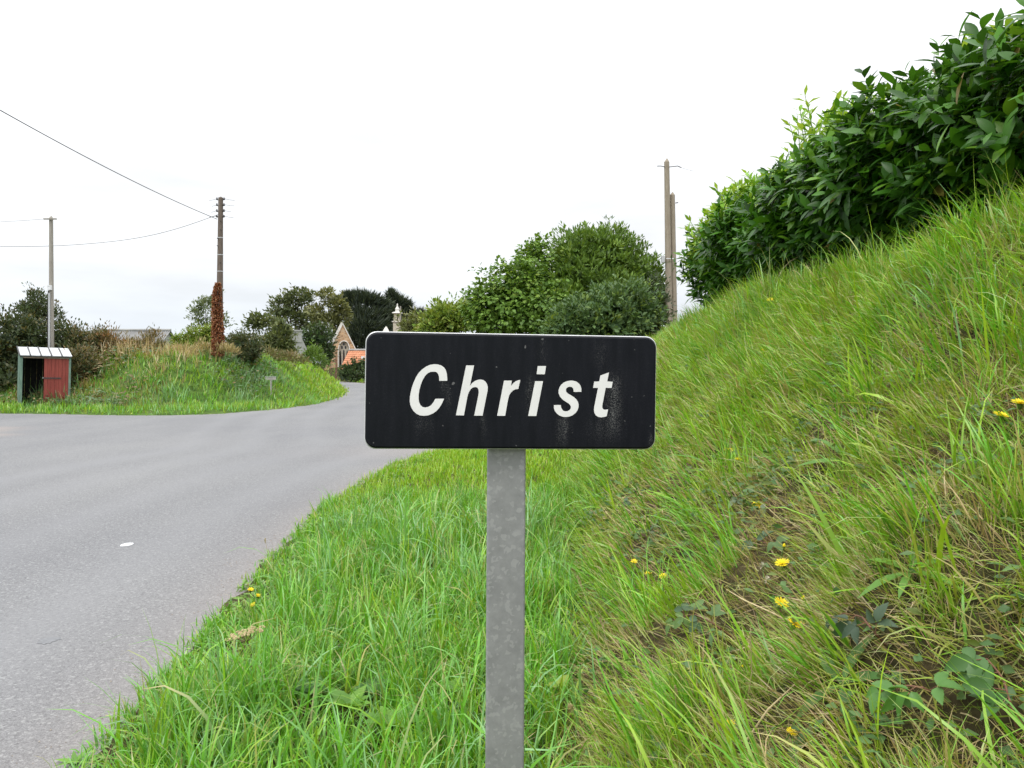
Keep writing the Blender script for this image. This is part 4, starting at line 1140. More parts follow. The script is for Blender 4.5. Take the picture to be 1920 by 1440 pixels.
# dead ivy on the pole
def px_tube(mb, pts, D, rad, sides=10): return mb.tube([W(a_, b_, D) for a_, b_ in pts], rad, sides)
D = 33.2
ivy_b = gbase(409, D)
ivy = thing('dead_ivy', 'rust-brown dead ivy wrapped round the foot of the pole with insulators', 'ivy', ivy_b)
NI = 5200
f_ = rng.random(NI); py_ = 530 + f_ * 136; an = rng.uniform(0, 6.283, NI)
rr = (np.interp(f_, [0, .06, .2, .6, 1], [2, 4.5, 6.5, 8.5, 9.5]) * rng.uniform(.55, 1.1, NI)) * D / F
cxp = np.interp(f_, [0, .15, 1], [409, 407, 409])
B = np.stack([(cxp - CX) / F * D + rr * np.cos(an), D + rr * np.sin(an), CAMZ - (py_ - HY) / F * D], 1)
c_ = Cloud()
od = np.stack([np.cos(an), np.sin(an), -.6 + 0 * an], 1) + rng.normal(0, .5, (NI, 3))
leaves(c_, B, od, rng.normal(0, 1, (NI, 3)) + np.array([0, 0, .6]), rng.uniform(.06, .12, NI), rng.uniform(.04, .08, NI), pickcol(NI, [((.27, .10, .045), 4), ((.34, .15, .07), 3), ((.2, .07, .035), 2), ((.4, .24, .13), 1)], .25), .3, .5, 2)
c_.obj('foliage', M['leaf_tree'], ivy)
vine = MB()
for k in range(7):
    a0 = random.uniform(0, 6.28)
    vine.tube([W(410, y_, D) + np.array([.15 * math.cos(a0 + i * .5), .15 * math.sin(a0 + i * .5), 0]) for i, y_ in enumerate(np.linspace(668, 545, 7))], [.02, .02, .018, .016, .014, .012, .008], 5)
part('stem', vine, M['bark'], ivy)

# ------------------------------------------------------------------ poles and wires
M['wood_grey'] = mat_noise('weathered_pole', (.24, .20, .15), (.36, .315, .25), 6, .85, .2, stretch=(6, 6, .5), bumps=(9, .5, .02))
M['wood_dark'] = mat_noise('tarred_pole', (.10, .08, .065), (.19, .155, .13), 6, .85, .2, stretch=(6, 6, .5), bumps=(9, .5, .02))
M['wood_pale'] = mat_noise('bleached_pole', (.24, .22, .19), (.36, .34, .30), 6, .85, .2, stretch=(6, 6, .5), bumps=(9, .5, .02))
M['zinc'] = mat_noise('zinc', (.42, .43, .44), (.58, .59, .6), 20, .45, .5, metal=.3)
M['iron'] = mat_noise('dark_iron', (.03, .03, .032), (.07, .065, .06), 30, .6, .4)
M['insul'] = mat_noise('insulator', (.03, .03, .035), (.06, .055, .06), 20, .25, .6)
M['cable'] = mat_noise('cable', (.035, .035, .035), (.06, .06, .06), 20, .6, .3)
M['box_white'] = mat_noise('white_box', (.62, .63, .64), (.74, .75, .76), 10, .5, .4)

def pole(name, label, top, bot, D, r0, r1, mat, point=.0):
    b = gbase(bot[0], D); t = thing(name, label, 'pole', b)
    tp = W(top[0], top[1], D); mb = MB()
    bb = np.array([b[0], b[1], b[2] - .4])
    pts = [bb + (tp - bb) * k for k in (0, .25, .5, .75, 1)]
    rad = list(np.linspace(r0, r1, 5))
    if point:
        pts += [tp + np.array([.01, 0, point])]; rad += [r1 * .12]
    mb.tube(pts, rad, 14)
    part('shaft', mb, mat, t, smooth=False)
    return t, tp, bb

D = 33.4
t, tp, bb = pole('utility_pole', 'tall dark wooden pole carrying four pairs of insulators', (414, 371), (411, 650), D, .155, .10, M['wood_dark'], .05)
def on_pole(py): 
    f_ = (CAMZ - (py - HY) / F * D - bb[2]) / (tp[2] - bb[2]); return bb + (tp - bb) * f_, .155 + (.10 - .155) * f_
for py in (374, 385, 396, 406.5):
    c, r = on_pole(py)
    for sx in (-1, 1):
        br = MB().tube([c + [sx * r * .8, -.02, -.03], c + [sx * .13, -.02, -.03], c + [sx * .15, -.02, .0]], .011, 6)
        bro = part('bracket', br, M['iron'], t)
        q_ = c + np.array([sx * .15, -.02, 0]); ins = MB()
        ins.tube([q_ + [0, 0, -.03], q_ + [0, 0, -.01], q_ + [0, 0, .02], q_ + [0, 0, .045], q_ + [0, 0, .06], q_ + [0, 0, .08]], [.028, .042, .042, .022, .034, .014], 10)
        part('insulator', ins, M['insul'], bro)
        e_ = q_ + np.array([sx * random.uniform(.25, .42), .1, random.uniform(-.03, .02)])
        part('wire_stub', MB().tube([q_ + [0, 0, .03], (q_ + e_) / 2, e_], .007, 5), M['cable'], bro)
for py in (446, 478, 509, 541):
    c, r = on_pole(py)
    part('band', MB().tube([c + [0, 0, -.016], c + [0, 0, .016]], [r + .006, r + .006], 16), M['zinc'], t)
for py in (416, 432, 448, 462, 493):
    c, r = on_pole(py); sx = random.choice((-1, 1)) if py > 420 else 1
    part('step_bolt', MB().tube([c + [sx * .05, -r * .8, 0], c + [sx * .07, -r - .07, .0]], .018, 6), M['iron'], t)

D = 31.2
t, tp, bb = pole('telephone_pole', 'thin grey pole standing behind the roadside shelter', (96, 409), (97, 660), D, .10, .072, M['wood_pale'], .09)
c = W(96, 411.5, D)
part('crossarm', MB().box((c[0] - .23, c[1] - .13, c[2] - .025), (c[0] + .27, c[1] - .075, c[2] + .025)), M['wood_pale'], t)
c = W(97, 540, D)
bx = part('junction_box', MB().box((c[0] - .055, c[1] - .2, c[2] - .09), (c[0] + .075, c[1] - .085, c[2] + .09)), M['box_white'], t)
part('lid', MB().box((c[0] - .06, c[1] - .208, c[2] + .05), (c[0] + .08, c[1] - .2, c[2] + .095)), M['box_white'], bx)
c2 = W(94.5, 550, D); c3 = W(95, 665, D)
part('conduit', MB().tube([c2 + [.03, -.12, 0], c3 + [.02, -.13, 0]], .035, 8), M['zinc'], t)
part('cable_drop', MB().tube([W(94, 545, D) + [-.01, -.1, 0], W(92.3, 600, D) + [0, -.1, 0], W(93, 665, D) + [0, -.1, 0]], .02, 6), M['cable'], t)

D = 26
t1, tp1, bb1 = pole('wooden_pole', 'taller of the two weathered poles by the laurel hedge, with its pointed top', (1250, 304), (1256, 650), D, .125, .085, M['wood_grey'], .12)
for sx, l_ in ((-1, .2), (1, .35)):
    c = W(1250, 314, D)
    br = part('wire_anchor', MB().tube([c + [sx * .07, -.06, 0], c + [sx * l_, -.06, .03], c + [sx * (l_ + .12), -.05, .03 - .05 * (sx > 0)]], .013, 6), M['iron'], t1)
c = W(1243, 487, D)
bx = part('junction_box', MB().box((c[0] - .07, c[1] - .14, c[2] - .1), (c[0] + .035, c[1] - .04, c[2] + .1)), M['zinc'], t1)
c = W(1256, 486, D)
part('strap', MB().box((c[0] - .15, c[1] - .155, c[2] - .012), (c[0] + .1, c[1] - .145, c[2] + .012)), M['box_white'], t1)
t2, tp2, bb2 = pole('wooden_pole', 'shorter of the two weathered poles by the laurel hedge', (1260.5, 366), (1265, 650), D + .12, .115, .085, M['wood_grey'], .1)
c = W(1266, 381, D)
part('bolt', MB().tube([c + [0, -.02, 0], c + [.09, -.02, .015]], .016, 6), M['iron'], t2)

def wire(label, pts, r, name='overhead_wire'):
    pts = np.array(pts); n_ = 40
    tt = np.linspace(0, 1, n_); src = np.linspace(0, 1, len(pts))
    # smooth through the given points
    q_ = np.stack([np.interp(tt, src, pts[:, k]) for k in range(3)], 1)
    ker = np.array([.25, .5, .25])
    for _ in range(10):
        q_[1:-1] = q_[:-2] * .25 + q_[1:-1] * .5 + q_[2:] * .25
    loc = tuple(q_[0])
    return single(name, MB().tube(q_, r, 6), M['cable'], label, 'wire', loc)
A = W(407, 411, 33.3); B_ = W(0, 207, 19.5)
pts = []
for t_ in np.linspace(0, 1.7, 12):
    q_ = A + (B_ - A) * t_; q_[2] -= .55 * t_ * (1 - t_) * 1.0; pts.append(q_)
wire('thick twisted cable running from the insulator pole to the upper left', pts, .012, 'overhead_cable')
wire('sagging thin cable from the insulator pole past the thin grey pole', [W(a_, b_, 33.2) for a_, b_ in ((410, 402), (350, 424), (290, 441), (220, 453), (110, 462), (0, 463), (-120, 458), (-280, 440))], .009, 'overhead_cable')
wire('thin wire leaving the top of the thin grey pole to the left', [W(a_, b_, 31.1) for a_, b_ in ((92, 410), (40, 414), (-20, 417), (-140, 420), (-300, 416))], .006)
wire('thin wire leaving the top of the taller weathered pole', [W(1272, 313, 26), W(1285, 317, 27), W(1300, 321, 28)], .004)

# ------------------------------------------------------------------ roadside shelter
M['red_board'] = mat_noise('red_paint', (.19, .038, .03), (.3, .068, .052), 3, .65, .3, stretch=(3, 3, .6))
M['green_board'] = mat_noise('green_paint', (.09, .16, .125), (.2, .29, .235), 5, .7, .3, stretch=(4, 4, .8))
M['sheet'] = mat_noise('pale_roof_sheet', (.42, .44, .46), (.6, .62, .64), 3, .5, .4)
M['batten'] = mat_noise('dark_batten', (.05, .05, .055), (.10, .10, .10), 8, .7, .3)
M['board_in'] = mat_noise('shade_dark_boards', (.01, .01, .01), (.022, .022, .02), 8, .9, .1)  # near-black colour paints in the shade at the back of the shelter
M['fascia'] = mat_noise('weathered_fascia', (.22, .17, .13), (.34, .28, .22), 8, .8, .2)
D = 29.6
c = W(84, 757, D)
sz = float(h_left(np.array([c[0]]), np.array([c[1]]))[0]) - .04
zt = 1.6 + 23 / F * D          # front eave height
SH = Matrix.Translation((c[0], c[1], sz)) @ Matrix.Rotation(math.radians(36), 4, 'Z') @ Matrix.Rotation(math.radians(1.2), 4, 'Y')
H = zt - sz
WD, DP = 1.62, 1.0
shl = thing('roadside_shelter', 'small leaning shelter with red boards, green posts and pale sheet roof', 'shelter', (c[0], c[1], sz))
hw = WD / 2
for i in range(5):
    yv = i * DP / 5
    part('side_board', MB().box((-hw, yv + .005, 0), (-hw + .03, yv + DP / 5 - .008, H + .2 * (yv / DP)), SH), M['green_board'], shl)
    part('side_board', MB().box((hw - .03, yv + .005, 0), (hw, yv + DP / 5 - .008, H + .2 * (yv / DP)), SH), M['green_board'], shl)
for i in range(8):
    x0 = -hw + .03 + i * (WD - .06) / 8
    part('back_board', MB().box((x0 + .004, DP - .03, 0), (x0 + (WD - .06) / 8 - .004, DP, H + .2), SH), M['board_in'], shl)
part('post', MB().box((-hw - .02, -.06, -.1), (-hw + .075, .002, H), SH), M['green_board'], shl)
part('post', MB().box((hw - .06, -.05, -.1), (hw + .015, .002, H), SH), M['green_board'], shl)
part('fascia_board', MB().box((-hw + .08, -.07, H - .10), (hw - .065, -.02, H - .035), SH), M['fascia'], shl)
for i in range(7):
    x0 = -.05 + i * .118
    part('plank', MB().box((x0, -.045 + .004 * (i % 2), .03), (x0 + .112, -.018, H - .105), SH), M['red_board'], shl)
bar = part('latch_bar', MB().box((-.08, -.062, H * .55), (.5, -.047, H * .55 + .045), SH), M['iron'], shl)
part('bolt', MB().box((-.095, -.07, H * .55 + .005), (-.075, -.05, H * .55 + .05), SH), M['zinc'], bar)
def roofz(y_): return H + .01 + (y_ + .14) * .27
for i in range(5):
    x0 = -hw - .04 + i * (WD + .08) / 5; x1 = x0 + (WD + .08) / 5 - .006
    v = [(x0, -.14, roofz(-.14)), (x1, -.14, roofz(-.14)), (x1, DP + .05, roofz(DP + .05)), (x0, DP + .05, roofz(DP + .05))]
    v = [tuple(SH @ Vector(q_)) for q_ in v] + [tuple(SH @ (Vector(q_) - Vector((0, 0, .025)))) for q_ in v]
    sh_ = part('roof_sheet', MB().add(v, [(0, 1, 2, 3), (7, 6, 5, 4), (0, 4, 5, 1), (1, 5, 6, 2), (2, 6, 7, 3), (3, 7, 4, 0)]), M['sheet'], shl)
    v = [(x0 - .015, -.155, roofz(-.155)), (x0 + .02, -.155, roofz(-.155)), (x0 + .02, DP + .06, roofz(DP + .06)), (x0 - .015, DP + .06, roofz(DP + .06))]
    v = [tuple(SH @ (Vector(q_) + Vector((0, 0, .03)))) for q_ in v] + [tuple(SH @ (Vector(q_) + Vector((0, 0, -.03)))) for q_ in v]
    part('batten', MB().add(v, [(0, 1, 2, 3), (7, 6, 5, 4), (0, 4, 5, 1), (1, 5, 6, 2), (2, 6, 7, 3), (3, 7, 4, 0)]), M['batten'], sh_)
part('eave_beam', MB().box((-hw - .03, -.125, H - .05), (hw + .03, -.075, H - .005), SH), M['batten'], shl)

# small low marker board on the bank
M['marker'] = mat_noise('weathered_marker', (.30, .28, .26), (.48, .46, .44), 14, .7, .3)
q_ = surf(508, 741, h_left, 20, 45)
D = float(q_[1])
mk = thing('marker_sign', 'tiny weathered grey marker board on a short post on the far bank', 'sign', tuple(q_))
c = W(508, 709, D)
part('post', MB().box((c[0] - .025, c[1] - .02, q_[2] - .2), (c[0] + .025, c[1] + .02, c[2] - .07)), M['marker'], mk)
pn = part('board', MB().box((c[0] - .22, c[1] - .035, c[2] - .07), (c[0] + .22, c[1] - .02, c[2] + .065)), M['marker'], mk)
part('rim', MB().box((c[0] - .23, c[1] - .05, c[2] + .05), (c[0] + .23, c[1] - .018, c[2] + .07)), M['zinc'], pn)

# ------------------------------------------------------------------ buildings beyond the bank
def stone_mat(name, a, b, mortar, sx, sz):
    m, n, l, p = nt(name)
    tcn = n.new('ShaderNodeTexCoord'); mp_ = n.new('ShaderNodeMapping'); mp_.inputs['Scale'].default_value = (sx, sx, sz)
    l.new(tcn.outputs['Object'], mp_.inputs[0])
    v = n.new('ShaderNodeTexVoronoi'); v.inputs['Scale'].default_value = 1; l.new(mp_.outputs[0], v.inputs['Vector'])
    e_ = n.new('ShaderNodeTexVoronoi'); e_.feature = 'DISTANCE_TO_EDGE'; e_.inputs['Scale'].default_value = 1; l.new(mp_.outputs[0], e_.inputs['Vector'])
    s_ = n.new('ShaderNodeSeparateColor'); l.new(v.outputs['Color'], s_.inputs[0])
    c = rampn(n, l, s_.outputs[0], [(0, a), (1, b)])
    k = rampn(n, l, e_.outputs[0], [(.02, (1, 1, 1)), (.09, (0, 0, 0))])
    l.new(mixc(n, l, k, c, mortar), p.inputs['Base Color'])
    p.inputs['Roughness'].default_value = .9
    bump(n, l, e_.outputs[0], p, .6, .05)
    return m
M['stone'] = stone_mat('warm_rubble_stone', (.33, .19, .10), (.58, .38, .22), (.5, .4, .28), 2.2, 3.8)
M['ashlar'] = stone_mat('pale_ashlar', (.34, .30, .24), (.50, .46, .38), (.40, .37, .31), 1.6, 2.6)
M['white_stone'] = mat_noise('pale_dressed_stone', (.58, .56, .52), (.74, .72, .68), 3, .8, .2)
M['slate'] = mat_noise('slate', (.10, .105, .115), (.19, .195, .205), 5, .6, .4)
M['glass_dark'] = mat_noise('leaded_glass', (.012, .013, .016), (.03, .032, .036), 3, .15, .6)
M['render_grey'] = mat_noise('grey_render', (.27, .27, .265), (.40, .40, .39), 1.5, .9, .15, bumps=(6, .3, .03))
M['tile_o'] = mat_noise('orange_tile', (.42, .175, .095), (.58, .28, .165), 2.2, .75, .25, bumps=(12, .5, .04))
M['fibre'] = mat_noise('fibre_cement', (.25, .25, .25), (.36, .36, .355), 1.2, .85, .2)

# chapel: gable end towards us, nave behind it, belfry at its far end
D = 106.0
kx = D / F
gc = W(642, 690, D); gb = (gc[0], gc[1], gz(gc[0], gc[1]))
ch = thing('stone_chapel', 'small stone chapel with a steep gable, traceried window and slim belfry', 'chapel', gb)
CF = Matrix.Translation((gc[0], gc[1], 0)) @ Matrix.Rotation(math.radians(17), 4, 'Z')
def zp(py): return CAMZ - (py - HY) / F * D
z0, ze, za = gb[2] - .4, zp(657), zp(607)
hw = 24.5 * kx
wall = [(-hw, z0), (hw, z0), (hw, ze), (0, za), (-hw, ze)]
# gable wall built round the window opening: left, right, above and below pieces share edges end to end
def arch(cx_, w, zb, zs, zt_, k=7):
    """pointed arch outline from the left springing over the apex to the right springing"""
    L_ = [(cx_ - w * math.cos(a_ * math.pi / 2 / k) ** .8 if a_ < k else cx_, zs + (zt_ - zs) * math.sin(a_ * math.pi / 2 / k)) for a_ in range(k + 1)]
    R_ = [(2 * cx_ - x_, z_) for x_, z_ in L_[::-1][1:]]
    return [(cx_ - w, zb)] + L_ + R_ + [(cx_ + w, zb)]
wcx = 3 * kx; ww = 10 * kx
op = arch(wcx, ww, zp(690), zp(660), zp(640))
ol = [q_ for q_ in op if q_[0] <= wcx + 1e-6]; orr = [q_ for q_ in op if q_[0] >= wcx - 1e-6]
apx = max(op, key=lambda q_: q_[1])
leftp = [(-hw, z0), (wcx, z0), (wcx, zp(690))] + ol + [(wcx, za - (za - ze) * wcx / hw), (0, za), (-hw, ze)]
rightp = [(wcx, z0), (hw, z0), (hw, ze), (wcx, za - (za - ze) * wcx / hw)] + orr[:1] + orr[1:] + [(wcx, zp(690))]
def poly_part(name, poly, d0, d1, mat, parent):
    from mathutils.geometry import tessellate_polygon
    n_ = len(poly); v = [tuple(CF @ Vector((a_, d0, b_))) for a_, b_ in poly] + [tuple(CF @ Vector((a_, d1, b_))) for a_, b_ in poly]
    fs = []
    for t_ in tessellate_polygon([[Vector((a_, b_, 0)) for a_, b_ in poly]]):
        fs += [tuple(t_), tuple(i + n_ for i in reversed(t_))]
    fs += [(i, (i + 1) % n_, (i + 1) % n_ + n_, i + n_) for i in range(n_)]
    return part(name, MB().add(v, fs), mat, parent)
poly_part('gable_wall', leftp, 0, .6, M['stone'], ch)
poly_part('gable_wall', rightp, 0, .6, M['stone'], ch)
win = poly_part('window', arch(wcx, ww + .01, zp(690), zp(660), zp(640)), .3, .34, M['ashlar'], ch)
o1 = arch(wcx, ww + .1, zp(690), zp(660), zp(640) + .13); i1 = arch(wcx, ww, zp(690), zp(660), zp(640))
fr = MB(); n_ = len(o1)
for d0, d1 in ((-.08, .1),):
    v = [tuple(CF @ Vector((a_, d0, b_))) for a_, b_ in o1 + i1] + [tuple(CF @ Vector((a_, d1, b_))) for a_, b_ in o1 + i1]
    fs = [(i, i + 1, n_ + i + 1, n_ + i) for i in range(n_ - 1)] + [(2 * n_ + i, 2 * n_ + n_ + i, 2 * n_ + n_ + i + 1, 2 * n_ + i + 1) for i in range(n_ - 1)]
    fs += [(i, 2 * n_ + i, 2 * n_ + i + 1, i + 1) for i in range(n_ - 1)] + [(n_ + i, n_ + i + 1, 3 * n_ + i + 1, 3 * n_ + i) for i in range(n_ - 1)]
    fr.add(v, fs)
part('window_frame', fr, M['white_stone'], win)
def lancet(cx_, w_, pb_, pt_):
    return poly_part('lancet_opening', arch(cx_, w_, zp(pb_), zp(pt_ + (pb_ - pt_) * .45), zp(pt_), 4), .27, .298, M['glass_dark'], win)
for a_, b_, c_2, d_2 in ((-.62, .17, 690, 657), (0, .17, 690, 655), (.62, .17, 690, 657), (-.33, .15, 654, 648.5), (.33, .15, 654, 648.5), (0, .16, 647.5, 642.5)):
    lancet(wcx + a_ * ww, b_ * ww, c_2, d_2)
for sx in (-1, 1):
    p0, p1 = Vector((0, 0, za + .12)), Vector((sx * (hw + .2), 0, ze - .25))
    dv = (p1 - p0); nv = Vector((-dv.z, 0, dv.x)).normalized() * (.15 if sx < 0 else .06) * sx
    poly = [(p0 - nv), (p0 + nv), (p1 + nv), (p1 - nv)]
    v = [tuple(CF @ (q_ + Vector((0, -.12, 0)))) for q_ in poly] + [tuple(CF @ (q_ + Vector((0, .75, 0)))) for q_ in poly]
    part('coping', MB().add(v, [(0, 1, 2, 3), (7, 6, 5, 4), (0, 4, 5, 1), (1, 5, 6, 2), (2, 6, 7, 3), (3, 7, 4, 0)]), M['white_stone'], ch)
    part('buttress', MB().box((sx * hw - (.55 if sx < 0 else 0) , -.5, z0), (sx * hw + (.55 if sx > 0 else 0), .3, zp(672)), CF), M['stone'], ch)
part('drain_pipe', MB().tube([tuple(CF @ Vector((-hw * .48, -.06, z_))) for z_ in (zp(692), zp(660))], .07, 6), M['white_stone'], ch)
# nave behind: lower walls and slate roof
LN = 8.6
lz = zp(662)
part('side_wall', MB().box((-hw + .25, .6, z0), (-hw + .65, LN, ze - .4), CF), M['stone'], ch)
part('side_wall', MB().box((hw - .65, .6, z0), (hw - .25, LN, ze - .4), CF), M['stone'], ch)
for sx in (-1, 1):
    a_, b_, t_ = Vector((0, .6, za - .35)), Vector((sx * (hw + .1), .6, ze - .55)), Vector((0, 0, .12))
    e_ = Vector((0, LN - .6, 0))
    v = [a_, b_, b_ + e_, a_ + e_]; v = [tuple(CF @ q_) for q_ in v] + [tuple(CF @ (q_ - t_)) for q_ in v]
    part('roof', MB().add(v, [(0, 1, 2, 3), (7, 6, 5, 4), (0, 4, 5, 1), (1, 5, 6, 2), (2, 6, 7, 3), (3, 7, 4, 0)]), M['slate'], ch)
part('nave_wall', MB().box((hw + .02, 1.2, z0), (hw + 6.3, 1.6, zp(668)), CF @ Matrix.Rotation(math.radians(-17), 4, 'Z')), M['stone'], ch)
# west front to the right, its gable apex carrying the belfry
D2 = 110.0; k2 = D2 / F
def P2(px, py): return W(px, py, D2)
bc = P2(743, 690); 
CF = Matrix.Translation((bc[0], bc[1], 0)) @ Matrix.Rotation(math.radians(-12), 4, 'Z')
def z2(py): return CAMZ - (py - HY) / F * D2
fw = 3.0
poly_part('west_front', [(-fw, z0), (fw, z0), (fw, z2(648)), (.75, z2(622)), (-.75, z2(622)), (-fw, z2(648))], 0, .8, M['stone'], ch)
bel = part('belfry', MB().box((-.47, .02, z2(622)), (.47, .82, z2(603.6)), CF), M['ashlar'], ch)
part('string_course', MB().box((-.62, -.08, z2(603.6)), (.62, .92, z2(602)), CF), M['white_stone'], bel)
# open bell stage: two piers, lintel, then cornice and pinnacle
part('pier', MB().box((-.40, .06, z2(602)), (.08, .78, z2(590)), CF), M['ashlar'], bel)
part('pier', MB().box((.24, .06, z2(602)), (.42, .78, z2(590)), CF), M['ashlar'], bel)
part('lintel', MB().box((-.40, .06, z2(590)), (.42, .78, z2(588)), CF), M['ashlar'], bel)
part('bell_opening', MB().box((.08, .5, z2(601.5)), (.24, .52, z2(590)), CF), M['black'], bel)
cz = z2(588)
cor = MB(); sq = lambda r_, z_: [tuple(CF @ Vector((.01 + a_ * r_, .42 + b_ * r_, z_))) for a_, b_ in ((-1, -1), (1, -1), (1, 1), (-1, 1))]
def stack(levels):
    mb = MB(); v = []
    for r_, z_ in levels: v += sq(r_, z_)
    fs = [(i * 4 + j, i * 4 + (j + 1) % 4, i * 4 + 4 + (j + 1) % 4, i * 4 + 4 + j) for i in range(len(levels) - 1) for j in range(4)]
    fs += [(3, 2, 1, 0), tuple((len(levels) - 1) * 4 + j for j in range(4))]
    return mb.add(v, fs)
part('cornice', stack([(.50, cz), (.58, cz + .08), (.55, cz + .16), (.32, cz + .26)]), M['white_stone'], bel)
part('pinnacle', stack([(.22, cz + .26), (.2, cz + .55), (.25, cz + .62), (.16, cz + .85), (.09, cz + 1.0), (.07, cz + 1.3), (.04, cz + 1.42)]), M['white_stone'], bel)
pc = P2(724, 612)
mb = MB(); lv = [(.42, z2(622)), (.30, z2(618)), (.05, pc[2])]
v = []
for r_, z_ in lv: v += [(pc[0] + a_ * r_, pc[1] + b_ * r_, z_) for a_, b_ in ((-1, -1), (1, -1), (1, 1), (-1, 1))]
mb.add(v, [(i * 4 + j, i * 4 + (j + 1) % 4, i * 4 + 4 + (j + 1) % 4, i * 4 + 4 + j) for i in range(2) for j in range(4)] + [(8, 9, 10, 11)])
mb.box((pc[0] - .42, pc[1] - .42, z0), (pc[0] + .42, pc[1] + .42, z2(622) - .002))
part('corner_pinnacle', mb, M['white_stone'], ch)
D = 104
t, tp, bb = pole('slender_pole', 'slender grey pole standing close beside the chapel belfry', (751, 574), (751, 640), D, .12, .09, M['wood_pale'])
t, tp, bb = pole('slender_pole', 'slender rusty pole in front of the chapel gable wall', (630, 656), (630.5, 706), 88, .07, .05, M['twig'])

# house with the orange tiled roof
D = 98.0
rb = W(668, 690, D); hb = (rb[0], rb[1], gz(rb[0], rb[1]))
oh = thing('tiled_house', 'low house with orange clay tile roof in front of the chapel', 'house', hb)
def PZ(px, py): return W(px, py, D)
xl, xr = PZ(638, 0)[0], PZ(735, 0)[0]
zr, zv = PZ(0, 656)[2], PZ(0, 692)[2]
dep = 2.6
part('wall', MB().box((xl + .25, D + .1, hb[2] - .3), (xr - .2, D + .4, zv)), M['render_grey'], oh)
part('wall', MB().box((xl + .25, D + .4, hb[2] - .3), (xl + .55, D + 2 * dep, zv)), M['render_grey'], oh)
part('wall', MB().box((xr - .5, D + .4, hb[2] - .3), (xr - .2, D + 2 * dep, zv)), M['render_grey'], oh)
rf = MB(); NC = 9
xtop = PZ(646, 0)[0]
roof = part('roof', MB().add([(xl + .1, D - .2, zv - .12), (xr, D - .2, zv - .12), (xr, D + dep, zr - .1), (xtop, D + dep, zr - .1), (xl + .1, D + 2 * dep, zv - .12), (xr, D + 2 * dep, zv - .12)], [(0, 1, 2, 3), (3, 2, 5, 4)]), M['tile_o'], oh)
for i in range(NC):
    f0, f1 = i / NC, (i + 1) / NC
    ya, yb = D - .25 + (dep + .25) * f0, D - .25 + (dep + .25) * f1
    za_, zb_ = zv + (zr - zv) * f0, zv + (zr - zv) * f1
    xa, xb = xl + (xtop - xl) * f0, xl + (xtop - xl) * f1
    nt_ = 26; v = []
    for j in range(nt_ * 2 + 1):        # rolled pantiles
        u_ = j / (nt_ * 2); b_ = .06 if j % 2 else 0
        v += [(xa + (xr - xa) * u_, ya, za_ + .05 + b_), (xb + (xr - xb) * u_, yb + .06, zb_ + b_ - .02)]
    v2 = [(x_, y_, z_ - .13) for x_, y_, z_ in v[0::2]]
    k = len(v)
    fs = [(2 * j, 2 * j + 2, 2 * j + 3, 2 * j + 1) for j in range(nt_ * 2)] + [(2 * j, k + j, k + j + 1, 2 * j + 2) for j in range(nt_ * 2)]
    part('tile_course', MB().add(v + v2, fs), M['tile_o'], roof)
part('ridge_tiles', MB().tube([(xtop, D + dep, zr + .06), (xr, D + dep, zr + .06)], .13, 8), M['render_grey'], roof)
q_ = PZ(677, 671); f0 = (q_[2] - zv) / (zr - zv)
sk = part('skylight', MB().box((q_[0] - .2, D - .25 + (dep + .25) * f0 - .35, q_[2] - .1), (q_[0] + .2, D - .25 + (dep + .25) * f0 + .1, q_[2] + .22)), M['box_white'], roof)

# grey cottage with chimney gable
D = 62.0
def PC(px, py): return W(px, py, D)
cb = PC(553, 690); cgz = gz(cb[0], cb[1])
ct = thing('grey_cottage', 'grey rendered cottage with a broad gable chimney behind the far bank', 'house', (cb[0], cb[1], cgz))
zA = PC(0, 640)[2]; zE = PC(0, 672)[2]
CF = Matrix.Translation((cb[0], cb[1], 0)) @ Matrix.Rotation(math.radians(14), 4, 'Z')
zrd = PC(0, 627)[2]
poly_part('gable_wall', [(-1.25, cgz - .5), (1.25, cgz - .5), (1.25, zE), (.55, zrd - .35), (-.55, zrd - .35), (-1.25, zE)], 0, .4, M['render_grey'], ct)
chm = part('chimney', MB().box((-.48, -.06, zrd - .6), (.52, .5, PC(0, 621)[2]), CF), M['render_grey'], ct)
part('chimney_cap', MB().box((-.54, -.12, PC(0, 621)[2]), (.58, .56, PC(0, 618.5)[2]), CF), M['render_grey'], chm)
part('chimney_pot', MB().tube([tuple(CF @ Vector((-.2, .2, PC(0, 618.5)[2]))), tuple(CF @ Vector((-.2, .2, PC(0, 616)[2])))], .08, 8), M['box_white'], chm)
part('flue_crack', MB().box((.02, -.066, zrd - .55), (.05, -.058, PC(0, 623)[2]), CF), M['batten'], chm)
# roof runs away to the left behind the bushes
xL = PC(436, 0)[0] - cb[0]
v = [(xL, -.2, zE + .05), (-1.2, -.2, zE + .05), (-.5, .9, zrd), (xL, .9, zrd), (xL, 2.2, zE), (-1.2, 2.2, zE)]
part('roof', MB().add([tuple(CF @ Vector(q_)) for q_ in v] + [tuple(CF @ (Vector(q_) - Vector((0, 0, .15)))) for q_ in v], [(0, 1, 2, 3), (3, 2, 5, 4), (7, 6, 9, 8), (8, 9, 10, 11), (0, 6, 7, 1), (1, 7, 8, 2), (0, 3, 9, 6)]), M['fibre'], ct)
part('front_wall', MB().box((xL + .2, .0, cgz - .5), (-1.26, .3, zE - .1), CF), M['render_grey'], ct)

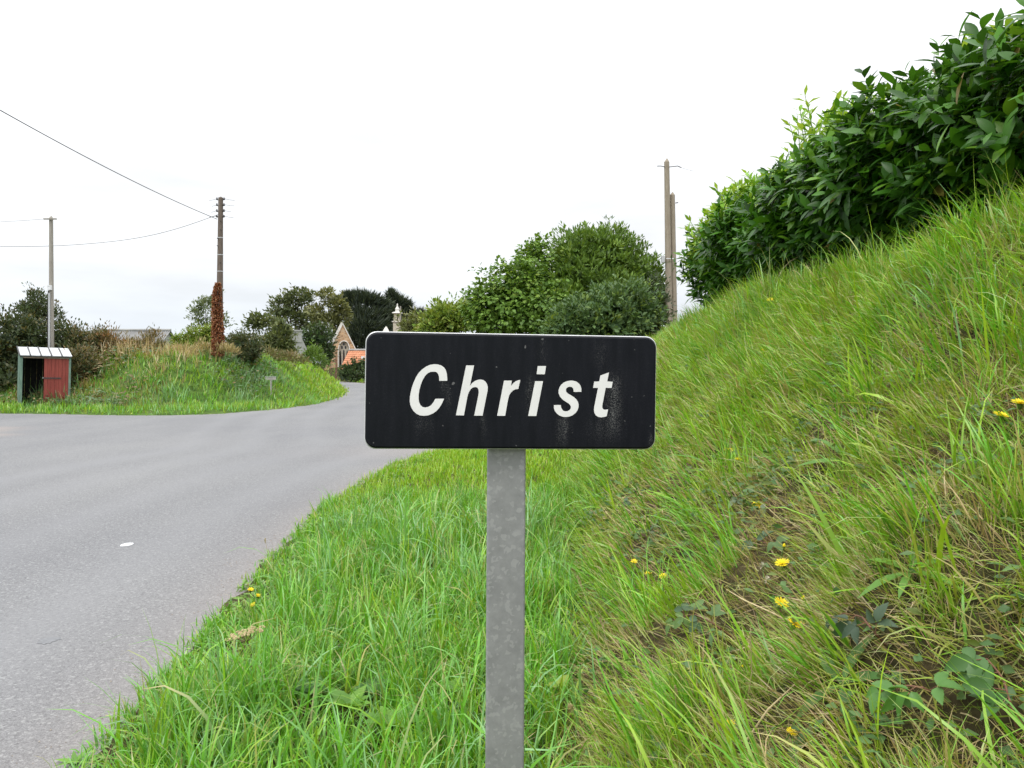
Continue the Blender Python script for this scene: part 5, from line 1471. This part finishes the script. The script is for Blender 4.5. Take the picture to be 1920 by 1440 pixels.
# barn with corrugated roof
D = 58.0
bl_, br_ = W(138, 617, D), W(292, 619, D)
bz = gz(bl_[0], D)
bn = thing('corrugated_barn', 'barn with pale grey corrugated roof behind the left bank', 'barn', ((bl_[0] + br_[0]) / 2, D, bz))
zr, zv = bl_[2], bl_[2] - 1.9
nb = 44; xs_ = np.linspace(bl_[0], br_[0], nb * 4 + 1)
for sy in (-1, 1):
    v = []
    for i, x_ in enumerate(xs_):
        b_ = .05 * math.sin(i * math.pi / 2)
        v += [(x_, D + 2.6, zr + b_), (x_, D + 2.6 + sy * 3.0, zv + b_)]
    v2 = [(x_, y_, z_ - .04) for x_, y_, z_ in v]; k = len(v)
    fs = [(2 * i, 2 * i + 1, 2 * i + 3, 2 * i + 2) for i in range(len(xs_) - 1)] + [(k + 2 * i, k + 2 * i + 2, k + 2 * i + 3, k + 2 * i + 1) for i in range(len(xs_) - 1)]
    part('roof', MB().add(v + v2, fs), M['fibre'], bn)
part('ridge_cap', MB().tube([(xs_[0], D + 2.6, zr + .05), (xs_[-1], D + 2.6, zr + .05)], .1, 8), M['fibre'], bn)
for y0, y1 in ((D, D + .25), (D + 5, D + 5.25)):
    part('wall', MB().box((xs_[0] + .2, y0, bz - .5), (xs_[-1] - .2, y1, zv - .02)), M['render_grey'], bn)
for x0 in (xs_[0] + .2, xs_[-1] - .45):
    n_ = [(x0, D + .25, bz - .5), (x0, D + 5, bz - .5), (x0, D + 5, zv), (x0, D + 2.6, zr - .12), (x0, D + .25, zv)]
    v = n_ + [(x_ + .25, y_, z_) for x_, y_, z_ in n_]
    part('gable_wall', MB().add(v, [(4, 3, 2, 1, 0), (5, 6, 7, 8, 9)] + [(i, (i + 1) % 5, (i + 1) % 5 + 5, i + 5) for i in range(5)]), M['render_grey'], bn)

# ------------------------------------------------------------------ flowers and weeds on the bank and verge
def ground_at(px, py): return surf(px, py, h_right, 1.0, 20)
def stalk(parent, base, head, r, mat, name='stem', bow=.03):
    mid_ = (base + head) / 2 + np.array([random.uniform(-bow, bow), -bow * .5, bow * .3])
    return part(name, MB().tube([base - [0, 0, .02], mid_, head], [r * 1.2, r, r * .8], 6), mat, parent)
def daisy(px, py, label, size=1.0, bud=False, lift=.07, tilt=None):
    g_ = ground_at(px, py); lift = lift + .05 * max(0, g_[1] - 2.2); D_ = g_[1] - lift
    hd = W(px, py, D_); R = .0225 * size * max(1, D_ / 3.0) ** .5
    bs = ground_at(px + random.uniform(-14, 14), py + 95 / D_ * 1.2)
    t = thing('yellow_flower', label, 'flower', tuple(bs), 'yellow hawkbit flowers')
    stalk(t, bs, hd, .0022, M['stem_green'])
    ax = unit(np.array([random.uniform(-.35, .35), random.uniform(-.55, -.1), 1.0])) if tilt is None else unit(np.array(tilt, float))
    e1 = unit(np.cross(ax, [0, 1, .1])); e2 = np.cross(ax, e1)
    part('calyx', MB().tube([hd - ax * R * .9, hd - ax * R * .45, hd - ax * R * .02], [R * .15, R * .38, R * .42], 8), M['stem_green'], t)
    pm = MB()
    if bud:
        pm.tube([hd - ax * R * .2, hd + ax * R * .3, hd + ax * R * .75], [R * .36, R * .42, R * .2], 9)
    else:
        for ring_, n_, el, ln in ((0, 15, .28, 1.0), (1, 11, .6, .78), (2, 7, 1.0, .5)):
            for k in range(n_):
                a_ = 6.283 * k / n_ + ring_ * .3 + random.uniform(-.12, .12)
                o_ = e1 * math.cos(a_) + e2 * math.sin(a_); d_ = o_ * math.cos(el) + ax * math.sin(el); sd = np.cross(d_, ax) * R * .13
                b_ = hd + o_ * R * .1; l_ = R * ln * random.uniform(.88, 1.08)
                pm.add([b_ - sd * .6, b_ + sd * .6, b_ + d_ * l_ * .7 + sd, b_ + d_ * l_ + sd * .5, b_ + d_ * l_ - sd * .5, b_ + d_ * l_ * .7 - sd], [(0, 1, 2, 5), (5, 2, 3, 4)])
    part('petals', pm, M['petal'], t)
    return t
for a_ in (
    (1445, 563, 'yellow flower at the grass skyline just below the laurel hedge', 1.05), (1433, 659, 'yellow flower by the reddish bramble high on the bank', 1.0),
    (1458, 622, 'small brownish-yellow flower above the bramble high on the bank', .6, True), (1877, 780, 'large yellow flower near the right picture edge', 1.05),
    (1912, 756, 'large yellow flower cut by the right picture edge', 1.05), (1366, 845, 'larger of the two touching yellow flowers mid-bank right of the sign', 1.0),
    (1384, 862, 'smaller of the two touching yellow flowers mid-bank right of the sign', .7), (1282, 952, 'yellow flower above a tiny bud on the bank right of the post', .9),
    (1420, 948, 'half-closed yellow flower beside a grey-green bramble leaf', .95), (1189, 1053, 'topmost of the three small yellow flowers right of the post', .7),
    (1217, 1075, 'middle of the three small yellow flowers right of the post', .8), (1243, 1081, 'rightmost of the three small yellow flowers right of the post', .8),
    (1467, 1057, 'flat yellow flower beside the two fluffy seed heads', 1.1), (1465, 1132, 'yellow flower directly below the fluffy seed heads', 1.1),
    (1491, 1169, 'yellow flower next to the brown plantain head', 1.1), (1470, 1024, 'yellow bud above the flat yellow flower low on the bank', .6, True),
    (1506, 1123, 'egg-shaped yellow bud right of the fluffy seed heads', .6, True), (1370, 1356, 'tiny yellow flower low down right of the post near the bottom edge', .55),
    (1484, 1373, 'small yellow flower lowest on the bank at the bottom edge', .6), (1392, 1250, 'tiny half-open yellow bud low on the bank', .45, True),
    (1280, 966, 'tiny yellow bud hanging under a yellow flower on the bank', .4, True),
    (470, 1106, 'upper tiny yellow flower at the road edge', .75), (483, 1117, 'middle tiny yellow flower at the road edge', .7), (475, 1134, 'lowest tiny yellow flower at the road edge', .7),
    (548, 1152, 'orange-yellow flower in the verge grass above the umbel', .7)):
    daisy(a_[0], a_[1], a_[2], a_[3], *( [a_[4]] if len(a_) > 4 else []), lift=.13 if a_[0] > 900 else .16)

def fluff(px, py, label):
    g_ = ground_at(px, py); hd = W(px, py, g_[1] - .13); bs = ground_at(px + 8, py + 45)
    t = thing('seed_head', label, 'seed head', tuple(bs), 'fluffy seed heads')
    stalk(t, bs, hd, .002, M['stem_green'])
    mb = MB()
    for u in rand_unit(70):
        if u[2] < -.5: continue
        sd = np.cross(u, [.3, .2, .9]) * .0012
        mb.add([hd, hd + u * .016 - sd * 1.6, hd + u * .019, hd + u * .016 + sd * 1.6], [(0, 1, 2, 3)])
    part('fluff', mb, M['fluff'], t)
fluff(1430, 1062, 'upper fluffy pinkish-white seed head on the bank')
fluff(1437, 1087, 'lower fluffy pinkish-white seed head on the bank')

def seed_grass(head, foot, label, hl=.06, hr=.006, cat='grass stalk'):
    g_ = ground_at(*foot); Dh = min(g_[1], ground_at(*head)[1]) - .12
    hd = W(head[0], head[1], Dh)
    t = thing('grass_stalk', label, cat, tuple(g_), 'dry grass stalks')
    stalk(t, g_, hd, .0013, M['straw'], bow=.02)
    ax = unit(hd - g_); mb = MB()
    for k in range(26):
        f_ = k / 26; u = unit(rand_unit(1)[0] * .7 + ax); b_ = hd - ax * hl * f_ + rand_unit(1)[0] * hr * .3
        sd = unit(np.cross(u, [.1, 1, .1])) * .0016; l_ = hr * (1 + 1.4 * math.sin(3.1 * f_))
        mb.add([b_ - sd, b_ + u * l_ * .5 - sd * 1.6, b_ + u * l_, b_ + u * l_ * .5 + sd * 1.6], [(0, 1, 2, 3)])
    part('seed_spike', mb, M['straw'], t)
seed_grass((1084, 1080), (1112, 1190), 'cream grass seed spike just right of the post', .07, .008)
seed_grass((1070, 1325), (1098, 1420), 'broad cream grass seed tuft low beside the post', .03, .012)
seed_grass((1090, 1398), (1108, 1470), 'drooping cream seed spike at the bottom edge beside the post', .05, .008)
seed_grass((1126, 1160), (1185, 1375), 'long leaning dry grass stalk right of the post', .04, .006)
seed_grass((1407, 1180), (1396, 1340), 'tall upright dry seed spike in front of the yellow flowers', .12, .004)
seed_grass((497, 1010), (503, 1085), 'brown dry stalk standing at the road edge', .04, .006)
seed_grass((465, 1095), (468, 1165), 'short brown dry stalk by the tiny yellow road-edge flowers', .03, .006)
seed_grass((1265, 1285), (1290, 1370), 'pale forked dry stalk low on the bank', .05, .004)

def straw_stem(pts, label):
    q_ = []
    for k, (a_, b_) in enumerate(pts):
        g_ = ground_at(a_, b_); q_.append(W(a_, b_, g_[1] - (.13 if 0 < k < len(pts) - 1 else .1)))
    q_ = np.array(q_)
    single('straw_stem', MB().tube(q_, [.0026] * (len(q_) - 1) + [.0014], 6), M['straw'], label, 'straw', tuple(q_[0]), group='fallen straw stems')
straw_stem([(1395, 1395), (1440, 1330), (1490, 1283)], 'straight pale straw stem lying near the bottom edge')
straw_stem([(1500, 1175), (1450, 1150), (1395, 1125), (1362, 1105)], 'pale curved straw stem left of the yellow flowers')

def ribwort(head, foot, via, label):
    g_ = ground_at(*foot); D_ = ground_at(*head)[1] - .12
    pts = [g_] + [W(a_, b_, ground_at(a_, b_)[1] - .12) for a_, b_ in via] + [W(head[0], head[1], D_)]
    t = thing('plantain_stalk', label, 'plantain', tuple(g_), 'plantain stalks')
    part('stem', MB().tube(pts, .0019, 6), M['stem_green'], t)
    hd = pts[-1]
    part('flower_spike', MB().tube([hd + [0, 0, -.008], hd + [0, 0, 0], hd + [0, 0, .01], hd + [0, 0, .017]], [.003, .0065, .006, .002], 8), M['stem_brown'], t)
ribwort((1720, 893), (1905, 1068), [(1760, 930), (1810, 1015)], 'long arching plantain stalk with a small dark head near the right edge')
ribwort((1682, 900), (1700, 985), [(1690, 940)], 'short upright plantain stalk with a dark head')
ribwort((1503, 1152), (1510, 1235), [(1507, 1190)], 'brown plantain head beside the lowest large yellow flower')

# umbel at the road edge
g_ = ground_at(520, 1330); hd = W(463, 1205, ground_at(463, 1205)[1] - .55)
hd = W(463, 1203, g_[1] - .1)
um = thing('dried_umbel', 'dried cream hogweed umbel leaning over the verge near the road', 'umbel', tuple(g_))
part('stem', MB().tube([g_ - [0, 0, .05], W(495, 1275, g_[1] - .08), hd], [.0055, .005, .004], 8), M['stem_brown'], um)
axu = unit(np.array([-.28, -.1, 1.0]))
for k in range(17):
    a_ = k * 2.4; r_ = .068 * math.sqrt((k + .5) / 17)
    tip_ = hd + axu * random.uniform(.036, .044) + np.array([math.cos(a_) * r_ * 1.25, math.sin(a_) * r_, math.cos(a_) * r_ * .3])
    ry = part('ray', MB().tube([hd, (hd + tip_) / 2 + [0, 0, -.004], tip_], [.0016, .0012, .001], 5), M['stem_brown'], um)
    mb = MB()
    for u in rand_unit(16):
        b_ = tip_ + u * np.array([.011, .011, .004])
        mb.box(b_ - .0022, b_ + .0022)
    part('seeds', mb, M['straw'], ry, kind='stuff')

# brambles: reddish arching stems with separate leaflets
WM = {}
def weed_leaf_mesh(col, droop, ratio, shape):
    key_ = (tuple(np.round(np.log(np.array(col)) * 4).astype(int)), round(droop * 3), ratio, shape)
    if key_ not in WM:
        cc = Cloud()
        leaves(cc, np.zeros((1, 3)), np.array([[1., 0, 0]]), np.array([[0, 0, 1.]]), np.ones(1), np.array([ratio]), np.array([col]), .42, droop, 10, shape, 1.0, .07)
        WM[key_] = quads_mesh('leaf', cc.v[0], cc.q[0], cc.t[0], M['leaf_weed'])
    return WM[key_]
def put_leaf(t, base, d, up, L, col, droop=.35, ratio=.62, shape=.8, name='leaf'):
    d = unit(np.array(d, float)); up = np.array(up, float); u = unit(up - d * (up @ d)); s2 = np.cross(u, d)
    o = bpy.data.objects.new(name, weed_leaf_mesh(col, droop, ratio, shape))
    R = np.eye(4); R[:3, 0] = d * L; R[:3, 1] = s2 * L; R[:3, 2] = u * L; R[:3, 3] = np.array(base) - np.array(root_loc(t))
    o.matrix_local = Matrix(R.tolist()); o.parent = t; COL.objects.link(o)
def bramble(path, label, L=.055, lift=.06, cols=((.085, .16, .045), (.11, .2, .05), (.07, .13, .06)), step=1, red=True):
    pts = [W(a_, b_, ground_at(a_, b_)[1] - (lift + .07 if k else .02)) for k, (a_, b_) in enumerate(path)]
    t = thing('bramble_sprig', label, 'bramble', tuple(pts[0]), 'bramble sprigs')
    fine = np.array([np.interp(np.linspace(0, 1, 9), np.linspace(0, 1, len(pts)), np.array(pts)[:, k]) for k in range(3)]).T
    part('stem', MB().tube(fine, list(np.linspace(.0032, .0016, 9)), 6), M['twig'] if red else M['stem_green'], t)
    for k in range(2, 9, step):
        b_ = fine[k]; gy = fine[k] - fine[k - 1]
        nn = nrm(h_right, np.array([b_[0]]), np.array([b_[1]]))[0]
        side = unit(np.cross(gy, nn)) * (1 if k % 2 else -1)
        ps = b_ + side * .02 + nn * .012
        part('leaf_stalk', MB().tube([b_, ps], [.0013, .001], 5), M['twig'], t)
        col = random.choice(cols); up = unit(nn * .5 + np.array([-.2, -.35, .6]) + rng.normal(0, .25, 3))
        out = unit(side + unit(gy) * .35)
        for a_ in (-1, 0, 1):
            dd = unit(out * (1 if a_ == 0 else .35) + np.cross(up, out) * a_ * .9)
            put_leaf(t, ps + dd * .004, dd, up + rng.normal(0, .3, 3), L * (1.12 if a_ == 0 else .92) * random.uniform(.85, 1.1), col, random.choice((.2, .5, .9)), .58, .8)
bramble([(1215, 960), (1175, 930), (1130, 900), (1090, 885)], 'bramble sprig with a dark stem at the foot of the bank beside the sign', .06)
bramble([(1250, 965), (1215, 915), (1180, 885)], 'upright bramble sprig crossing another just right of the sign post', .055)
bramble([(1440, 652), (1420, 632), (1398, 640), (1375, 648)], 'bramble with a curling red stem high on the bank', .085, .08, cols=((.16, .25, .04), (.12, .2, .05)))
bramble([(1605, 590), (1572, 560), (1530, 530), (1500, 508)], 'bramble sprig against the dark foot of the laurel hedge', .09, .1, cols=((.2, .26, .04), (.14, .22, .05)))
bramble([(1895, 500), (1880, 455), (1868, 420)], 'reddish bramble tip high at the right picture edge', .07, .1, cols=((.24, .17, .05), (.17, .2, .05)))
bramble([(1480, 1010), (1440, 1020), (1400, 1005), (1360, 1015)], 'bramble sprig above the fluffy seed heads', .055, .06)
bramble([(1330, 1020), (1290, 1035), (1240, 1015), (1200, 1000)], 'bramble sprig above the three small yellow flowers', .05, .05)
bramble([(1380, 1200), (1340, 1170), (1300, 1150), (1270, 1160)], 'bramble sprig in the middle of the lower bank', .05, .05)
bramble([(1120, 1110), (1095, 1080), (1110, 1040), (1140, 1010)], 'bramble sprig at the foot of the bank right of the post', .05, .05)
bramble([(1915, 1400), (1895, 1320), (1880, 1270), (1850, 1235)], 'large-leaved bramble at the lower right picture edge', .055, .05, cols=((.085, .2, .05), (.07, .16, .04)), step=2)
bramble([(1660, 1210), (1635, 1180), (1615, 1155), (1580, 1150)], 'dark blue-green bramble leaves low on the bank', .05, .05, cols=((.05, .085, .05), (.06, .10, .055)), step=2)
bramble([(1760, 1310), (1735, 1290), (1700, 1285), (1660, 1290)], 'glossy bramble leaves near the lower right corner', .05, .03, cols=((.075, .2, .035), (.09, .22, .04)), step=2)
bramble([(1460, 965), (1440, 945), (1420, 930), (1390, 935)], 'grey-green bramble leaves beside the half-closed yellow flower', .055, .05, cols=((.12, .17, .09),), step=3)
bramble([(1330, 905), (1290, 890), (1250, 885), (1225, 900)], 'bramble sprig below the right corner of the sign', .05, .05)

def rosette(px, py, label, n_, L, ratio, cols, spread=1.0, rise=.5, shape=.8, name='broadleaf_weed', cat='weed', droop=.6, lift=.0, group=None):
    g_ = ground_at(px, py); lift = lift + .045; g_ = g_ + np.array([0, -.03, lift])
    t = thing(name, label, cat, tuple(g_), group)
    nn = nrm(h_right, np.array([g_[0]]), np.array([g_[1]]))[0]
    crown_ = MB().tube([g_ - [0, 0, lift + .02], g_ + nn * .015], [.006, .004], 6)
    part('root_crown', crown_, M['stem_green'], t)
    e1 = unit(np.cross(nn, [0, 1, .2])); e2 = np.cross(nn, e1)
    for k in range(n_):
        a_ = 6.283 * k / n_ + random.uniform(-.25, .25)
        d_ = unit((e1 * math.cos(a_) + e2 * math.sin(a_)) * spread + (nn * .4 + np.array([0, 0, .6])) * rise * random.uniform(.7, 1.2))
        put_leaf(t, g_ + nn * .01, d_, nn + np.array([0, -.2, .5]), L * random.uniform(.75, 1.1), random.choice(cols), droop, ratio, shape)
lg = ((.13, .29, .035), (.16, .33, .04), (.11, .25, .035)); dg = ((.07, .17, .035), (.09, .2, .04))
rosette(1575, 1290, 'ribwort plantain rosette low on the bank with long ribbed leaves', 5, .16, .2, dg, 1.0, .3, 1.0, 'plantain_rosette', 'plantain', lift=-.03, group='plantain rosettes')
rosette(1700, 1085, 'ribwort plantain rosette mid-bank near the right edge', 6, .15, .17, lg, 1.0, .3, 1.0, 'plantain_rosette', 'plantain', lift=-.03, group='plantain rosettes')
rosette(1590, 880, 'strap-leaved weed on the upper bank', 5, .2, .14, lg, .9, .5, 1.0, lift=-.02)
for k, (px, py, lab) in enumerate(((735, 1400, 'broad pale green dock leaves at the bottom edge left of the post'), (660, 1365, 'lush broadleaf weed at the bottom edge between umbel and post'),
                                 (590, 1330, 'dark nettle-like clump at the base of the umbel'), (700, 1330, 'dark leafy weed clump in the verge left of the post'),
                                 (845, 1335, 'small broadleaf weed just left of the post'), (150, 1432, 'bright green weed at the bottom left road edge'))):
    rosette(px, py, lab, 13 if k < 4 else 6, (.14, .13, .11, .11, .09, .085)[k], (.55, .5, .6, .6, .5, .3)[k], dg if k in (2, 3) else lg, 1.0, (.9, 1.1, .9, .9, 1, .9)[k], .75, lift=(.03, .03, .02, .02, .04, -.045)[k])
rosette(1500, 1400, 'dark curled dock leaves at the bottom edge of the bank', 6, .085, .42, ((.06, .14, .035), (.08, .16, .04)), 1.0, .3, .8, droop=1.2, lift=-.03)
rosette(1050, 1345, 'yellowing round leaf in the grass right of the post', 3, .075, .8, ((.3, .36, .05), (.26, .34, .05)), .9, .9, .7, lift=.08)
